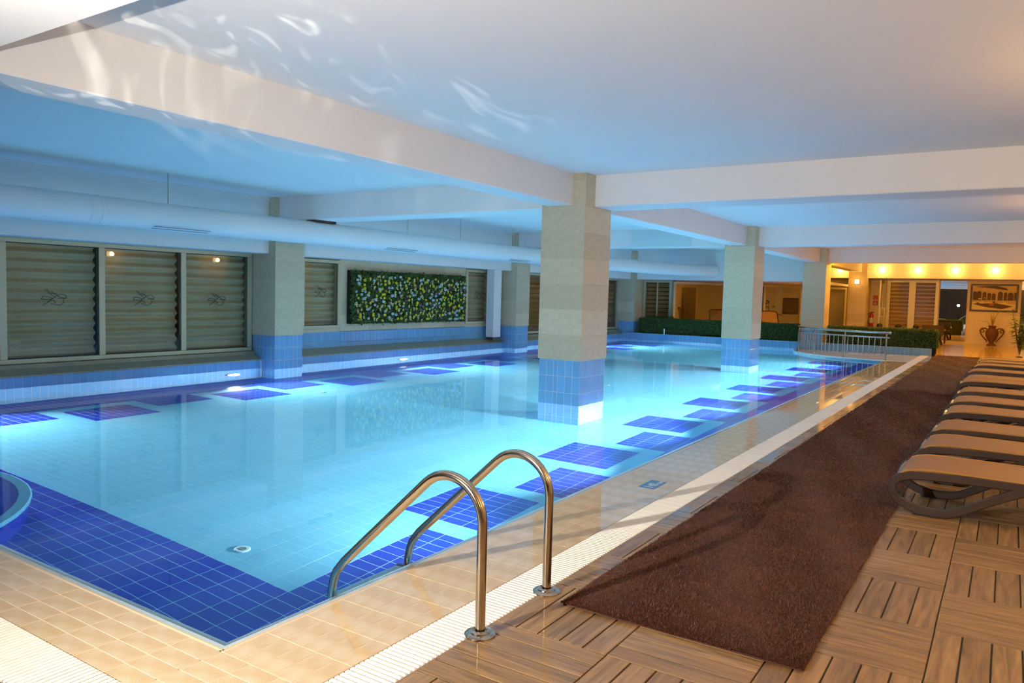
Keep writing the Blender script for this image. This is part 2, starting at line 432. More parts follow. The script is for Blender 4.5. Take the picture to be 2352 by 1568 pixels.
# ------------------------------------------------------------------ mesh helpers
class MB:
    """collects polygons; build() links them as ONE mesh object"""

    def __init__(s):
        s.v, s.f, s.mi, s.uv = [], [], [], []

    def quad(s, pts, mi=0, uv=None):
        n = len(s.v)
        s.v += [tuple(map(float, p)) for p in pts]
        s.f.append(tuple(range(n, n + len(pts))))
        s.mi.append(mi)
        s.uv.append(uv)

    def add(s, verts, faces, mi=0):
        n = len(s.v)
        s.v += [tuple(map(float, p)) for p in verts]
        for f in faces:
            s.f.append(tuple(n + i for i in f))
            s.mi.append(mi)
            s.uv.append(None)

    def box(s, x0, x1, y0, y1, z0, z1, mi=0, c=0.0):
        if c <= 0:
            v = [(x0, y0, z0), (x1, y0, z0), (x1, y1, z0), (x0, y1, z0), (x0, y0, z1), (x1, y0, z1), (x1, y1, z1), (x0, y1, z1)]
            s.add(v, [(3, 2, 1, 0), (4, 5, 6, 7), (0, 1, 5, 4), (1, 2, 6, 5), (2, 3, 7, 6), (3, 0, 4, 7)], mi)
        else:
            v, rings = [], []
            for z, d in ((z0, c), (z0 + c, 0), (z1 - c, 0), (z1, c)):
                rings.append(len(v))
                v += [(x0 + d + (c if d == 0 else 0) * 0, y0 + d, z), (x1 - d, y0 + d, z), (x1 - d, y1 - d, z), (x0 + d, y1 - d, z)]
            f = [(3, 2, 1, 0), (12, 13, 14, 15)]
            for k in range(3):
                for i in range(4):
                    j = (i + 1) % 4
                    f.append((4 * k + i, 4 * k + j, 4 * k + 4 + j, 4 * k + 4 + i))
            s.add(v, f, mi)

    def tube(s, path, r, n=10, mi=0, cap=True, closed=False, rect=None, side=None):
        P = [np.array(p, float) for p in path]
        K = len(P)
        rr = r if hasattr(r, '__len__') else [r] * K
        T = []
        for i in range(K):
            a = P[(i - 1) % K] if (closed or i > 0) else P[i]
            b = P[(i + 1) % K] if (closed or i < K - 1) else P[i]
            t = b - a
            T.append(t / (np.linalg.norm(t) + 1e-12))
        ref = np.array(side if side is not None else ((0, 0, 1) if abs(T[0][2]) < 0.9 else (1, 0, 0)), float)
        u = ref - T[0] * ref.dot(T[0])
        u /= np.linalg.norm(u)
        vs = []
        for i in range(K):
            u = u - T[i] * u.dot(T[i])
            u /= np.linalg.norm(u) + 1e-12
            w = np.cross(T[i], u)
            if rect:
                a, b2 = rect
                prof = [(-a, -b2), (a, -b2), (a, b2), (-a, b2)] if len(rect) == 2 else None
                c = min(a, b2) * 0.45
                prof = [(-a + c, -b2), (a - c, -b2), (a, -b2 + c), (a, b2 - c), (a - c, b2), (-a + c, b2), (-a, b2 - c), (-a, -b2 + c)]
                ring = [P[i] + u * p + w * q for p, q in prof]
            else:
                ring = [P[i] + rr[i] * (u * math.cos(2 * PI * k / n) + w * math.sin(2 * PI * k / n)) for k in range(n)]
            vs += ring
        m = 8 if rect else n
        fs = []
        for i in range(K if closed else K - 1):
            j = (i + 1) % K
            for k in range(m):
                l = (k + 1) % m
                fs.append((i * m + k, i * m + l, j * m + l, j * m + k))
        if cap and not closed:
            fs.append(tuple(range(m - 1, -1, -1)))
            fs.append(tuple((K - 1) * m + k for k in range(m)))
        s.add(vs, fs, mi)

    def lathe(s, prof, n=16, o=(0, 0, 0), axis='z', mi=0, a0=0.0, a1=2 * PI, caps=True):
        full = abs(a1 - a0 - 2 * PI) < 1e-6
        vs, fs = [], []
        m = n if full else n + 1
        for r, h in prof:
            for k in range(m):
                a = a0 + (a1 - a0) * k / n
                p = (r * math.cos(a), r * math.sin(a), h)
                if axis == 'x':
                    p = (h, p[0], p[1])
                elif axis == '-x':
                    p = (-h, p[1], p[0])
                elif axis == '-y':
                    p = (p[0], -h, p[1])
                vs.append((o[0] + p[0], o[1] + p[1], o[2] + p[2]))
        for i in range(len(prof) - 1):
            for k in range(n):
                l = (k + 1) % m
                fs.append((i * m + k, i * m + l, (i + 1) * m + l, (i + 1) * m + k))
        if caps and full:
            if prof[0][0] > 1e-6:
                fs.append(tuple(range(m - 1, -1, -1)))
            if prof[-1][0] > 1e-6:
                fs.append(tuple((len(prof) - 1) * m + k for k in range(m)))
        s.add(vs, fs, mi)

    def mesh(s, name, mats, smooth=False):
        me = bpy.data.meshes.new(name)
        me.from_pydata(s.v, [], s.f)
        for m in (mats if isinstance(mats, (list, tuple)) else [mats]):
            me.materials.append(m)
        if len(me.materials) > 1:
            me.polygons.foreach_set('material_index', s.mi)
        if any(u is not None for u in s.uv):
            ul = me.uv_layers.new(name='UVMap')
            flat = []
            for f, u in zip(s.f, s.uv):
                if u is None:
                    flat += [0.0, 0.0] * len(f)
                else:
                    for q in u:
                        flat += [q[0], q[1]]
            ul.data.foreach_set('uv', flat)
        if smooth:
            me.polygons.foreach_set('use_smooth', [True] * len(me.polygons))
            try:
                me.set_sharp_from_angle(angle=math.radians(42))
            except Exception:
                pass
        me.update()
        return me

    def build(s, name, mats, parent=None, smooth=False, loc=None):
        return place(s.mesh(name, mats, smooth), name, parent, loc)


def place(me, name, parent=None, loc=None):
    o = bpy.data.objects.new(name, me)
    COL.objects.link(o)
    if parent is not None:
        o.parent = parent
        pl = world_loc(parent)
        l = loc if loc is not None else (0, 0, 0)
        o.location = (l[0] - pl[0], l[1] - pl[1], l[2] - pl[2])
    elif loc is not None:
        o.location = loc
    return o


def world_loc(o):
    x = Vector((0, 0, 0))
    while o is not None:
        x = x + o.location
        o = o.parent
    return x


def tag(o, label, cat, group=None, kind=None):
    if label:
        o['label'] = label
    if cat:
        o['category'] = cat
    if group:
        o['group'] = group
    if kind:
        o['kind'] = kind
    return o


def thing(name, label, cat, loc=(0, 0, 0), group=None, kind=None):
    o = bpy.data.objects.new(name, None)
    o.empty_display_size = 0.2
    COL.objects.link(o)
    o.location = loc
    return tag(o, label, cat, group, kind)


def copy_tree(o, parent=None):
    c = o.copy()
    COL.objects.link(c)
    if parent is not None:
        c.parent = parent
    for ch in list(o.children):
        copy_tree(ch, c)
    return c


def shown(p, area):
    d = np.array(p, float) - EYE
    z = d @ FWD
    if z < 0.3:
        return 0.0
    u = IW / 2 + CAM_F * (d @ RGT) / z
    v = IH / 2 - CAM_F * (d @ UPV) / z
    if u < -30 or u > IW + 30 or v < -30 or v > IH + 30:
        return 0.0
    return area / (z * z)


AX = {'+z': (0, 1, 2, 1), '+x': (1, 2, 0, 1), '-x': (1, 2, 0, -1), '-y': (0, 2, 1, -1), '+y': (0, 2, 1, 1)}


def tile_geo(a, b, n, face, c=0.002, long_a=True):
    """chamfered tile: a x b on the face plane, thickness n standing out of the plane; origin at centre of its back"""
    ia, ib, inn, sg = AX[face]
    L = []
    for h, d in ((0, 0), (n - c, 0), (n, c)):
        for (p, q) in ((-1, -1), (1, -1), (1, 1), (-1, 1)):
            v = [0, 0, 0]
            v[ia] = p * (a / 2 - d)
            v[ib] = q * (b / 2 - d)
            v[inn] = sg * h
            L.append(tuple(v))
    F = []
    for k in range(2):
        for i in range(4):
            j = (i + 1) % 4
            F.append((4 * k + i, 4 * k + j, 4 * k + 4 + j, 4 * k + 4 + i))
    F.append((8, 9, 10, 11))
    e1, e2 = np.zeros(3), np.zeros(3)
    e1[ia] = 1
    e2[ib] = 1
    e3 = np.zeros(3)
    e3[inn] = sg
    if np.dot(np.cross(e1, e2), e3) < 0:
        F = [tuple(reversed(f)) for f in F]
    return L, F, (ia, ib)


_geo = {}


def pieces(parent, name, specs, mats, limit=300, c=0.002, stuff_name=None, force=None):
    """specs: (centre, a, b, n, face, mat index, facing weight). The `limit` that show largest become objects of their own; the rest one part of kind stuff."""
    W_ = []
    for sp in specs:
        p, a, b, n, face, mi = sp[:6]
        d = np.array(p) - EYE
        ia, ib, inn, sg = AX[face]
        cosf = -sg * d[inn] / (np.linalg.norm(d) + 1e-9)
        W_.append(shown(p, a * b * max(cosf, 0.0)))
    order = np.argsort(-np.array(W_), kind='stable')
    pick = set(int(i) for i in order[:limit] if W_[i] > 0)
    if len(specs) <= limit:
        pick = set(range(len(specs)))
    rest = MB()
    out = []
    mats = mats if isinstance(mats, (list, tuple)) else [mats]
    for i, sp in enumerate(specs):
        p, a, b, n, face, mi = sp[:6]
        key = (round(a, 4), round(b, 4), round(n, 4), face, c)
        if key not in _geo:
            _geo[key] = tile_geo(a, b, n, face, c)
        V, F, (ia, ib) = _geo[key]
        la = a >= b
        ro = (random.random() * 7, random.random() * 7)

        def uvf(f, off=(0, 0)):
            r = []
            for k in f:
                q = V[k]
                s_, t_ = (q[ia], q[ib]) if la else (q[ib], q[ia])
                r.append((s_ + off[0], t_ + off[1]))
            return r
        if i in pick:
            mk = (key, mats[mi].name)
            if mk not in _geo:
                mb = MB()
                mb.v = list(V)
                mb.f = list(F)
                mb.mi = [0] * len(F)
                mb.uv = [uvf(f) for f in F]
                _geo[mk] = mb.mesh(name, mats[mi])
            out.append(place(_geo[mk], name, parent, p))
        else:
            n0 = len(rest.v)
            rest.v += [(q[0] + p[0], q[1] + p[1], q[2] + p[2]) for q in V]
            for f in F:
                rest.f.append(tuple(n0 + k for k in f))
                rest.mi.append(mi)
                rest.uv.append(uvf(f))
    if rest.f:
        o = rest.build(stuff_name or name, mats, parent)
        o['kind'] = 'stuff'
    return out


def struct(name, label, cat, build, mats, smooth=False):
    mb = MB()
    build(mb)
    o = mb.build(name, mats, None, smooth)
    return tag(o, label, cat, kind='structure')


# ------------------------------------------------------------------ the shell
ZC, ZB = 3.41, 2.95
XL, XR, YB, YF = -13.0, 2.2, -3.0, 37.6
struct('ceiling', 'white plastered ceiling over the whole pool hall', 'ceiling', lambda m: m.box(-13.7, XR + 0.2, YB - 0.2, YF + 0.3, ZC, ZC + 0.2), M['paint'])


def beam(label, x0, x1, y0, y1, z0=ZB):
    return struct('beam', label, 'beam', lambda m: m.box(x0, x1, y0, y1, z0, ZC + 0.02, c=0.012), M['paint'])


COLX = (-5.99, -5.25)
beam('long white ceiling beam from the near left corner to the first free column', -5.90, -5.47, YB, 9.97)
beam('white ceiling beam between the first and second free columns', -5.90, -5.47, 10.70, 18.80)
beam('white ceiling beam between the second and third free columns', -5.90, -5.47, 19.55, 27.45)
beam('lamp-lit ceiling beam stub running back from the third free column', -5.90, -5.47, 28.1, 36.2)
beam('white cross beam overhead at the top left corner', -13.0, XR, 1.62, 2.08)
beam('wide white cross beam running right from the nearest free column', -5.47, XR, 10.20, 10.85)
beam('white cross beam from the nearest free column to the window wall', -12.5, -5.90, 10.20, 10.85)
beam('white cross beam running right from the second free column', -5.47, XR, 19.0, 19.6)
beam('white cross beam from the second free column to the window wall', -12.5, -5.90, 19.0, 19.6)
beam('white cross beam in front of the amber lit seating area', -5.47, XR, 27.6, 28.15)
beam('deep pale blue lit beam over the far glazing', -13.0, -5.98, 27.62, 28.15, 2.30)
beam('amber lit beam carrying the row of round wall lamps', -7.2, XR, 36.3, 36.9, 2.69)
for i, (a, b) in enumerate([(1.9, 10.12), (10.82, 18.97), (19.67, 27.7)]):
    beam(('white lintel beam above the nearest three window panes', 'white lintel beam above the flower panel', 'white lintel beam above the far window bay')[i], -13.3, -12.47, a, b, 2.30)
    tr = struct('trim_%d' % (i + 1), ('narrow pale cornice above the duct over the nearest windows', 'narrow pale cornice above the duct over the flower panel', 'narrow pale cornice above the far end of the duct')[i], 'trim', lambda m: m.box(-12.52, -12.44, a, b, 3.33, ZC), M['paint'])
struct('wall_left', 'left wall behind the windows', 'wall', lambda m: (m.box(-13.7, -13.32, YB, YF, -1.6, ZC), m.box(-13.35, XL - 0.0058, 10.8, 11.45, 0.2, 2.32), m.box(-13.35, XL - 0.0058, 12.55, 17.42, 0.2, 2.32), m.box(-13.35, XL - 0.0058, 18.6, 19.0, 0.2, 2.32), m.box(-13.35, XL - 0.0058, 10.8, 19.0, 0.2, 0.80)), M['stone_joint'])
wl = bpy.data.objects['wall_left']
panels = []
for (a, b) in ((12.55, 17.42),):
    n = 5
    for i in range(n):
        w = (b - a) / n
        for k, (z0, z1) in enumerate(((0.645, 1.02), (1.02, 1.40), (1.40, 1.78), (1.78, 2.16), (2.16, 2.32))):
            panels.append(((XL - 0.02, a + w * (i + 0.5), (z0 + z1) / 2), w - 0.004, z1 - z0 - 0.004, 0.02, '+x', 0))
for (a, b) in ((10.84, 12.55), (17.42, 18.95)):
    panels.append(((XL - 0.02, (a + b) / 2, 0.70), b - a - 0.004, 0.10, 0.02, '+x', 0))
pieces(wl, 'stone_panel', panels, M['stone'])
tl = []
for i in range(66):
    y = 10.86 + 0.1235 * (i + 0.5)
    for (z0, z1) in ((0.285, 0.395), (0.395, 0.64)):
        tl.append(((XL - 0.02, y, (z0 + z1) / 2), 0.1195, z1 - z0 - 0.004, 0.016, '+x', 0))
pieces(wl, 'tile', tl, M['tile'])
struct('wall_right', 'right wall behind the loungers', 'wall', lambda m: m.box(XR, XR + 0.2, YB, YF, 0, ZC), M['paint_wall'])
struct('wall_back', 'wall behind the viewer', 'wall', lambda m: m.box(-13.7, XR, YB - 0.2, YB, -1.6, ZC), M['back_wall'])
struct('wall_far', 'amber lit far wall of the seating area', 'wall', lambda m: (m.box(-13.7, XR, YF, YF + 0.2, 0, ZC), m.box(-13.7, XR, 28.4, 28.5, ZC - 0.001, ZC)), M['paint_wall'])
for i, (a, b) in enumerate(((1.9, 10.1), (10.84, 18.95), (19.69, 27.3))):
    def led(m):
        m.add([(PX0 - 0.012, a, 0.145), (PX0 + 0.012, a, 0.145), (PX0 + 0.012, a, 0.168), (XL, a, 0.285), (XL, a, 0.1),
               (PX0 - 0.012, b, 0.145), (PX0 + 0.012, b, 0.145), (PX0 + 0.012, b, 0.168), (XL, b, 0.285), (XL, b, 0.1)],
              [(0, 1, 2, 3, 4), (9, 8, 7, 6, 5), (1, 6, 7, 2), (2, 7, 8, 3), (0, 5, 6, 1), (4, 9, 5, 0)])
        if i != 1:
            m.box(XL - 0.3, XL + 0.10, a, b, 0.2, 0.315, c=0.008)
    struct('trim_%d' % (4 + i), ('sloping grey stone ledge under the nearest windows', 'sloping grey stone ledge under the flower panel', 'sloping grey stone ledge under the far window bay')[i], 'ledge', led, M['ledge'])

# ------------------------------------------------------------------ columns
ZS, TP = 0.655, 0.247


def split_row(total, units):
    u = total / sum(units)
    r, x = [], 0
    for k in units:
        r.append((x + k * u / 2, k * u))
        x += k * u
    return r


def column(label, x0, x1, y0, y1, zbase, tiles=True, fu=(1, 1, .55, 1, 1, 1), ru=(1, 1, 1, .5, 1, 1, 1), amber=False):
    t = thing('column', label, 'column', ((x0 + x1) / 2, (y0 + y1) / 2, zbase), None, 'structure')
    core = MB()
    core.box(x0 + 0.0035, x1 - 0.0035, y0 + 0.0035, y1 - 0.0035, (ZS + 0.002) if tiles else zbase, ZC)
    core.build('stone_core', M['stone_joint'], t)
    if tiles:
        g = MB()
        g.box(x0 + 0.0195, x1 - 0.0195, y0 + 0.0195, y1 - 0.0195, zbase, ZS)
        g.build('grout_core', M['grout'], t)
    sp, z = [], ZS if tiles else zbase
    while z < ZC - 0.02:
        z1 = min(z + 0.378, ZC)
        sp.append((((x0 + x1) / 2, y0 + 0.02, (z + z1) / 2), x1 - x0 - 0.001, z1 - z - 0.005, 0.02, '-y', 0))
        sp.append(((x1 - 0.02, (y0 + y1) / 2, (z + z1) / 2), y1 - y0 - 0.001, z1 - z - 0.005, 0.02, '+x', 0))
        sp.append(((x0 + 0.02, (y0 + y1) / 2, (z + z1) / 2), y1 - y0 - 0.001, z1 - z - 0.005, 0.02, '-x', 0))
        z = z1
    pieces(t, 'stone_panel', sp, M['stone'])
    if tiles:
        sp = []
        X0, X1, Y0, Y1 = x0 + 0.018, x1 - 0.018, y0 + 0.018, y1 - 0.018
        z = ZS
        while z > zbase + 0.02:
            zl = max(z - TP, zbase)
            for (c, w) in split_row(X1 - X0, fu):
                sp.append(((X0 + c, y0 + 0.034, (z + zl) / 2), w - 0.005, z - zl - 0.005, 0.016, '-y', 0))
            for (c, w) in split_row(Y1 - Y0, ru):
                sp.append(((x1 - 0.034, Y0 + c, (z + zl) / 2), w - 0.005, z - zl - 0.005, 0.016, '+x', 0))
                sp.append(((x0 + 0.034, Y0 + c, (z + zl) / 2), w - 0.005, z - zl - 0.005, 0.016, '-x', 0))
            z = zl
        pieces(t, 'tile', sp, M['tile'])
    return t


column('stone clad column standing in the pool, nearest of the three free columns', COLX[0], COLX[1], 9.90, 10.75, PZ)
column('stone clad column standing in the pool, middle one of the three free columns', COLX[0], COLX[1], 18.70, 19.55, PZ)
column('stone clad column behind the curved railing, between the two hedges', COLX[0], COLX[1], 27.26, 28.1, PZ)
column('amber lit stone column with a square wall lamp near its top', COLX[0], COLX[1], 36.0, 36.84, 0.0, tiles=False)
column('stone clad column of the near corner, out of view at the left', COLX[0], COLX[1], 1.10, 1.95, PZ)
lu, lr = (1, 1, 1, 1, 1, 1), (1, 1, 1, .75, 1, 1)
column('stone clad wall column between the big windows and the flower panel', -13.0, -12.27, 10.10, 10.84, PZ, fu=lu, ru=lr)
column('stone clad wall column beside the white downpipe', -13.0, -12.27, 18.95, 19.69, PZ, fu=lu, ru=lr)
column('stone clad column in the far left corner of the pool', -13.0, -12.27, 27.45, 28.2, PZ, fu=lu, ru=lr)

# ------------------------------------------------------------------ pool basin
def basin(m):
    m.box(PX0 - 0.3, PX1 + 0.3, PY0 - 0.3, PY1 + 0.3, PZ - 0.2, PZ)


pool = struct('pool_floor', 'tiled pool floor with cobalt checker border', 'pool', basin, M['grout_pool'])
# tile grid of the floor: columns pitch 0.2388, rows 0.123 (0.1193 next to the near band)
GX0, GPX = -4.31, 0.2388
xs = [GX0 + GPX * k for k in range(-40, 8)]
ys = [3.685 - 0.1215 * k for k in range(13, 0, -1)] + [3.685 + (5.475 - 3.685) / 15 * k for k in range(15)] + [5.475 + 0.1232 * k for k in range(0, 180)]


def is_dark(cx, cy):
    if cy < 3.685:
        return True
    ph = (cy - 5.475) % 2.464
    if cx > -3.60:
        return True
    if cx > -4.79 and cx < -3.83 and cy > 5.47 and ph < 8 * 0.1232:
        return True
    if cx > -4.31 and ((cy > 5.47 and 1.232 <= ph < 1.232 + 8 * 0.1232) or cy < 5.475 - 2 * 0.1193):
        return True
    pl = (cy - 5.475 - 0.1232 * 1.0) % 2.464
    if cx < -11.71:
        return True
    if -11.48 < cx < -10.52 and cy > 5.5 and pl < 8 * 0.1232:
        return True
    if cx < -10.99 and ((cy > 5.5 and 1.232 <= pl < 1.232 + 8 * 0.1232) or cy < 5.475 - 0.1193):
        return True
    return False


sp_far, sp = [], []
for i in range(len(xs) - 1):
    for j in range(len(ys) - 1):
        x0, x1 = max(xs[i], PX0), min(xs[i + 1], PX1)
        y0, y1 = max(ys[j], PY0), min(ys[j + 1], PY1)
        if x1 - x0 < 0.03 or y1 - y0 < 0.03:
            continue
        d = is_dark((x0 + x1) / 2, (y0 + y1) / 2)
        sp.append((((x0 + x1) / 2, (y0 + y1) / 2, PZ - 0.001), round(x1 - x0 - 0.006, 4), round(y1 - y0 - 0.006, 4), 0.0022, '+z', 1 if d else 0))
pieces(pool, 'tile', sp, [M['tile_pool'], M['tile_deep']], 300, 0.0008)

pw = struct('pool_wall', 'tiled left pool wall with the underwater lamps', 'pool', lambda m: m.box(PX0 - 0.3, PX0 - 0.0018, PY0, PY1, PZ, 0.15), M['grout'])
sp = []
y = PY0
k = 0
while y < PY1 - 0.06:
    if not (10.1 < y + 0.06 < 10.84 or 18.95 < y + 0.06 < 19.69):
        z = 0.146
        r = 0
        while z > PZ + 0.05:
            zl = max(z - (0.19 if r == 0 else TP), PZ)
            sp.append(((PX0 - 0.016, y + 0.0617, (z + zl) / 2), 0.1185, z - zl - 0.005, 0.016, '+x', 0))
            z = zl
            r += 1
    y += 0.1234
pieces(pw, 'tile', sp, M['tile'], 300)
pw = struct('pool_wall', 'tiled far pool wall below the hedges', 'pool', lambda m: m.box(PX0, -2.0, PY1 + 0.0018, PY1 + 0.055, PZ, 0.225), M['grout'])
sp = []
x = PX0
while x < -2.06:
    z = 0.222
    r = 0
    while z > PZ + 0.05:
        zl = max(z - TP, PZ)
        if not (COLX[0] - 0.05 < x + 0.06 < COLX[1] + 0.05):
            sp.append(((x + 0.062, PY1 + 0.016, (z + zl) / 2), 0.119, z - zl - 0.005, 0.016, '-y', 0))
        z = zl
        r += 1
    x += 0.124
pieces(pw, 'tile', sp, M['tile'], 300)
struct('pool_wall', 'right pool wall below the overflow edge', 'pool', lambda m: m.box(PX1, PX1 + 0.25, PY0 - 0.2, PY1, PZ, -0.055), M['tile_pool'])
struct('pool_wall', 'near pool wall below the overflow edge', 'pool', lambda m: m.box(PX0, PX1 + 0.25, PY0 - 0.25, PY0, PZ, -0.055), M['tile_pool'])

# water surface
wm = MB()
wm.quad([(PX0 - 0.012, PY0 - 0.045, Z_W), (PX1 + 0.045, PY0 - 0.045, Z_W), (PX1 + 0.045, PY1 + 0.012, Z_W), (PX0 - 0.012, PY1 + 0.012, Z_W)])
water = wm.build('water', M['water'])
tag(water, 'still clear blue pool water', 'water', kind='structure')

# round corner steps at the left edge of view
t = thing('pool_steps', 'round submerged cobalt steps at the left end of the near pool edge', 'steps', (-7.65, 2.25, PZ), None, 'structure')
cx, cy = -7.92, 1.70
for k, (r, z0, z1) in enumerate(((1.72, PZ, -0.95), (1.38, -0.95, -0.62), (1.04, -0.62, -0.30))):
    m = MB()
    m.lathe([(r - 0.06, z0), (r - 0.03, z0), (r - 0.03, z1 - 0.004), (0.02, z1 - 0.004)], 56, (cx, cy, 0), caps=False)
    m.build('tread', M['tile_deep'], t)
    m = MB()
    m.lathe([(r - 0.028, z1 - 0.10), (r, z1 - 0.09), (r, z1 - 0.012), (r - 0.012, z1), (r - 0.10, z1), (r - 0.10, z1 - 0.01)], 56, (cx, cy, 0), caps=False)
    m.build('tread_edge', M['tile_pool'], t)

# floor drains / jets on the pool floor
for k, (x, y, lab) in enumerate(((-5.16, 3.93, 'round white floor inlet near the near corner of the pool'), (-10.35, 9.55, 'round white floor inlet close to the left checker row'), (-6.9, 14.2, 'round white floor inlet between the nearest column and the middle column'))):
    t = thing('floor_inlet', lab, 'inlet', (x, y, PZ + 0.005), 'floor inlets')
    m = MB()
    m.lathe([(0.068, PZ + 0.004), (0.068, PZ + 0.016), (0.058, PZ + 0.026), (0.036, PZ + 0.026), (0.032, PZ + 0.018), (0, PZ + 0.018)], 24, (x, y, 0))
    m.build('flange', M['inlet'], t, True)
    m = MB()
    m.lathe([(0.022, PZ + 0.018), (0.022, PZ + 0.028), (0, PZ + 0.028)], 12, (x, y, 0))
    for s_ in (-1, 1):
        m.box(x - 0.03, x + 0.03, y + s_ * 0.014 - 0.004, y + s_ * 0.014 + 0.004, PZ + 0.026, PZ + 0.032)
    m.build('grille', M['inlet_grey'], t)

# underwater lamps
for (x, sx, y, lab) in ((PX0, 1, 9.4, 'glowing round underwater lamp on the left wall just before the wall column'), (PX0, 1, 14.37, 'glowing round underwater lamp below the flower panel')):
    if True:
        t = thing('pool_lamp', lab, 'lamp', (x, y, -0.66), 'underwater pool lamps')
        ax = 'x' if sx == 1 else '-x'
        h = x if sx == 1 else -x
        m = MB()
        m.lathe([(0.17, h), (0.17, h + 0.03), (0.15, h + 0.05), (0.128, h + 0.05), (0.128, h + 0.03)], 24, (0, y, -0.66), ax, caps=False)
        m.build('bezel', M['steel'], t, True)
        m = MB()
        m.lathe([(0.128, h + 0.03), (0.09, h + 0.05), (0.0, h + 0.058)], 20, (0, y, -0.66), ax)
        m.build('lens', M['lens'], t, True)

# ------------------------------------------------------------------ overflow edge: beige tiles, white nosing, grates
ZE = -0.012
GR0, GR1 = -2.295, -2.06        # right grate
FG1, FG0 = 1.67, 1.40           # front grate
bm_ = MB()
bm_.box(PX1 + 0.07, GR0, FG1, PY1 - 0.01, -0.2, ZE - 0.0015)
bm_.box(PX0, PX1 + 0.08, FG1, PY0 - 0.07, -0.2, ZE - 0.0015)
edge = bm_.build('pool_edge', M['beige_base'])
tag(edge, 'wet beige ribbed tile strip along the pool edge', 'pool edge', kind='structure')
sp = []
ny = 5
wd = (GR0 - 0.008 - (PX1 + 0.092)) / ny
y = PY0 - 0.092
yy = []
while y < 24.0:
    yy.append(y)
    y += 0.2445
for y in yy:
    for i in range(ny):
        sp.append(((PX1 + 0.092 + wd * (i + 0.5), y + 0.122, ZE - 0.007), wd - 0.005, 0.2395, 0.007, '+z', 0))
nf = 4
wf = (PY0 - 0.092 - FG1 - 0.008) / nf
x = PX1 + 0.092
while x > -9.0:
    for i in range(nf):
        sp.append(((x - 0.122, FG1 + 0.008 + wf * (i + 0.5), ZE - 0.007), 0.2395, wf - 0.005, 0.007, '+z', 0))
    x -= 0.2445
for i in range(3):
    for j in range(nf):
        a = (GR0 - 0.008 - (PX1 + 0.092)) / 3
        sp.append(((PX1 + 0.092 + a * (i + 0.5), FG1 + 0.008 + wf * (j + 0.5), ZE - 0.007), a - 0.005, wf - 0.005, 0.007, '+z', 0))
pieces(edge, 'tile', sp, M['beige'], 300, 0.0006)
# white nosing with fine ribs, one piece every four tiles, and the thin beige bead behind it
def nosing_right(y0, y1):
    m = MB()
    prof = [(PX1 - 0.0, -0.062), (PX1 - 0.004, -0.050), (PX1 + 0.004, -0.036), (PX1 + 0.020, -0.030), (PX1 + 0.022, -0.026), (PX1 + 0.04, -0.022), (PX1 + 0.042, -0.018), (PX1 + 0.068, -0.015), (PX1 + 0.074, -0.030)]
    a = [(x, y0, z) for x, z in prof]
    b = [(x, y1, z) for x, z in prof]
    n = len(prof)
    m.add(a + b, [(i, i + 1, n + i + 1, n + i)[::-1] for i in range(n - 1)])
    return m


def nosing_front(x0, x1):
    m = MB()
    prof = [(PY0 + 0.0, -0.062), (PY0 + 0.004, -0.050), (PY0 - 0.004, -0.036), (PY0 - 0.020, -0.030), (PY0 - 0.022, -0.026), (PY0 - 0.04, -0.022), (PY0 - 0.042, -0.018), (PY0 - 0.068, -0.015), (PY0 - 0.074, -0.030)]
    a = [(x0, y, z) for y, z in prof]
    b = [(x1, y, z) for y, z in prof]
    n = len(prof)
    m.add(a + b, [(i, i + 1, n + i + 1, n + i)[::-1] for i in range(n - 1)])
    return m


for y in [PY0 - 0.074 + 0.489 * k for k in range(45)]:
    nosing_right(y, y + 0.486).build('nosing', M['nosing'], edge)
for x in [PX1 + 0.074 - 0.489 * k for k in range(14)]:
    nosing_front(x - 0.486, x).build('nosing', M['nosing'], edge)
m = MB()
m.box(PX1 + 0.072, PX1 + 0.086, PY0 - 0.086, 24.2, ZE - 0.02, ZE + 0.001, c=0.003)
m.box(PX0, PX1 + 0.086, PY0 - 0.086, PY0 - 0.072, ZE - 0.02, ZE + 0.001, c=0.003)
m.build('bead', M['bead'], edge)


def grate(label, along, n, start, pitch, a0, a1):
    t = thing('overflow_grate', label, 'grate', (a0, start, 0) if along == 'y' else (start, a0, 0), 'overflow grates')
    z = -0.012
    chan = MB()
    if along == 'y':
        chan.box(a0 - 0.012, a1 + 0.008, start - 0.02, start + n * pitch, -0.2, -0.05)
        chan.box(a0 - 0.012, a0 - 0.004, start - 0.02, start + n * pitch, -0.05, -0.006)
        chan.box(a1 + 0.002, a1 + 0.008, start - 0.02, start + n * pitch, -0.05, -0.001)
    else:
        chan.box(start - n * pitch, start, a0 - 0.008, a1 + 0.012, -0.2, -0.045)
    chan.build('channel', M['channel'], t)
    ties = MB()
    for f in (0.18, 0.5, 0.82):
        c = a0 + (a1 - a0) * f
        if along == 'y':
            ties.box(c - 0.006, c + 0.006, start, start + n * pitch, -0.030, -0.012)
        else:
            ties.box(start - n * pitch, start, c - 0.006, c + 0.006, -0.030, -0.012)
    ties.build('tie_bar', M['white_plastic'], t)
    sp = []
    for k in range(n):
        c = start + pitch * (k + 0.5) if along == 'y' else start - pitch * (k + 0.5)
        if along == 'y':
            sp.append((((a0 + a1) / 2, c, -0.022), a1 - a0, pitch * 0.66, 0.024, '+z', 0))
        else:
            sp.append(((c, (a0 + a1) / 2, -0.022), pitch * 0.66, a1 - a0, 0.024, '+z', 0))
    pieces(t, 'slat', sp, M['white_plastic'], 300, 0.005)
    return t


grate('white slatted overflow grate running along the right pool edge', 'y', 860, 1.70, 0.0298, GR0, GR1)
grate('white slatted overflow grate in the bottom left corner', 'x', 95, PX1 + 0.62, 0.0298, FG0, FG1)

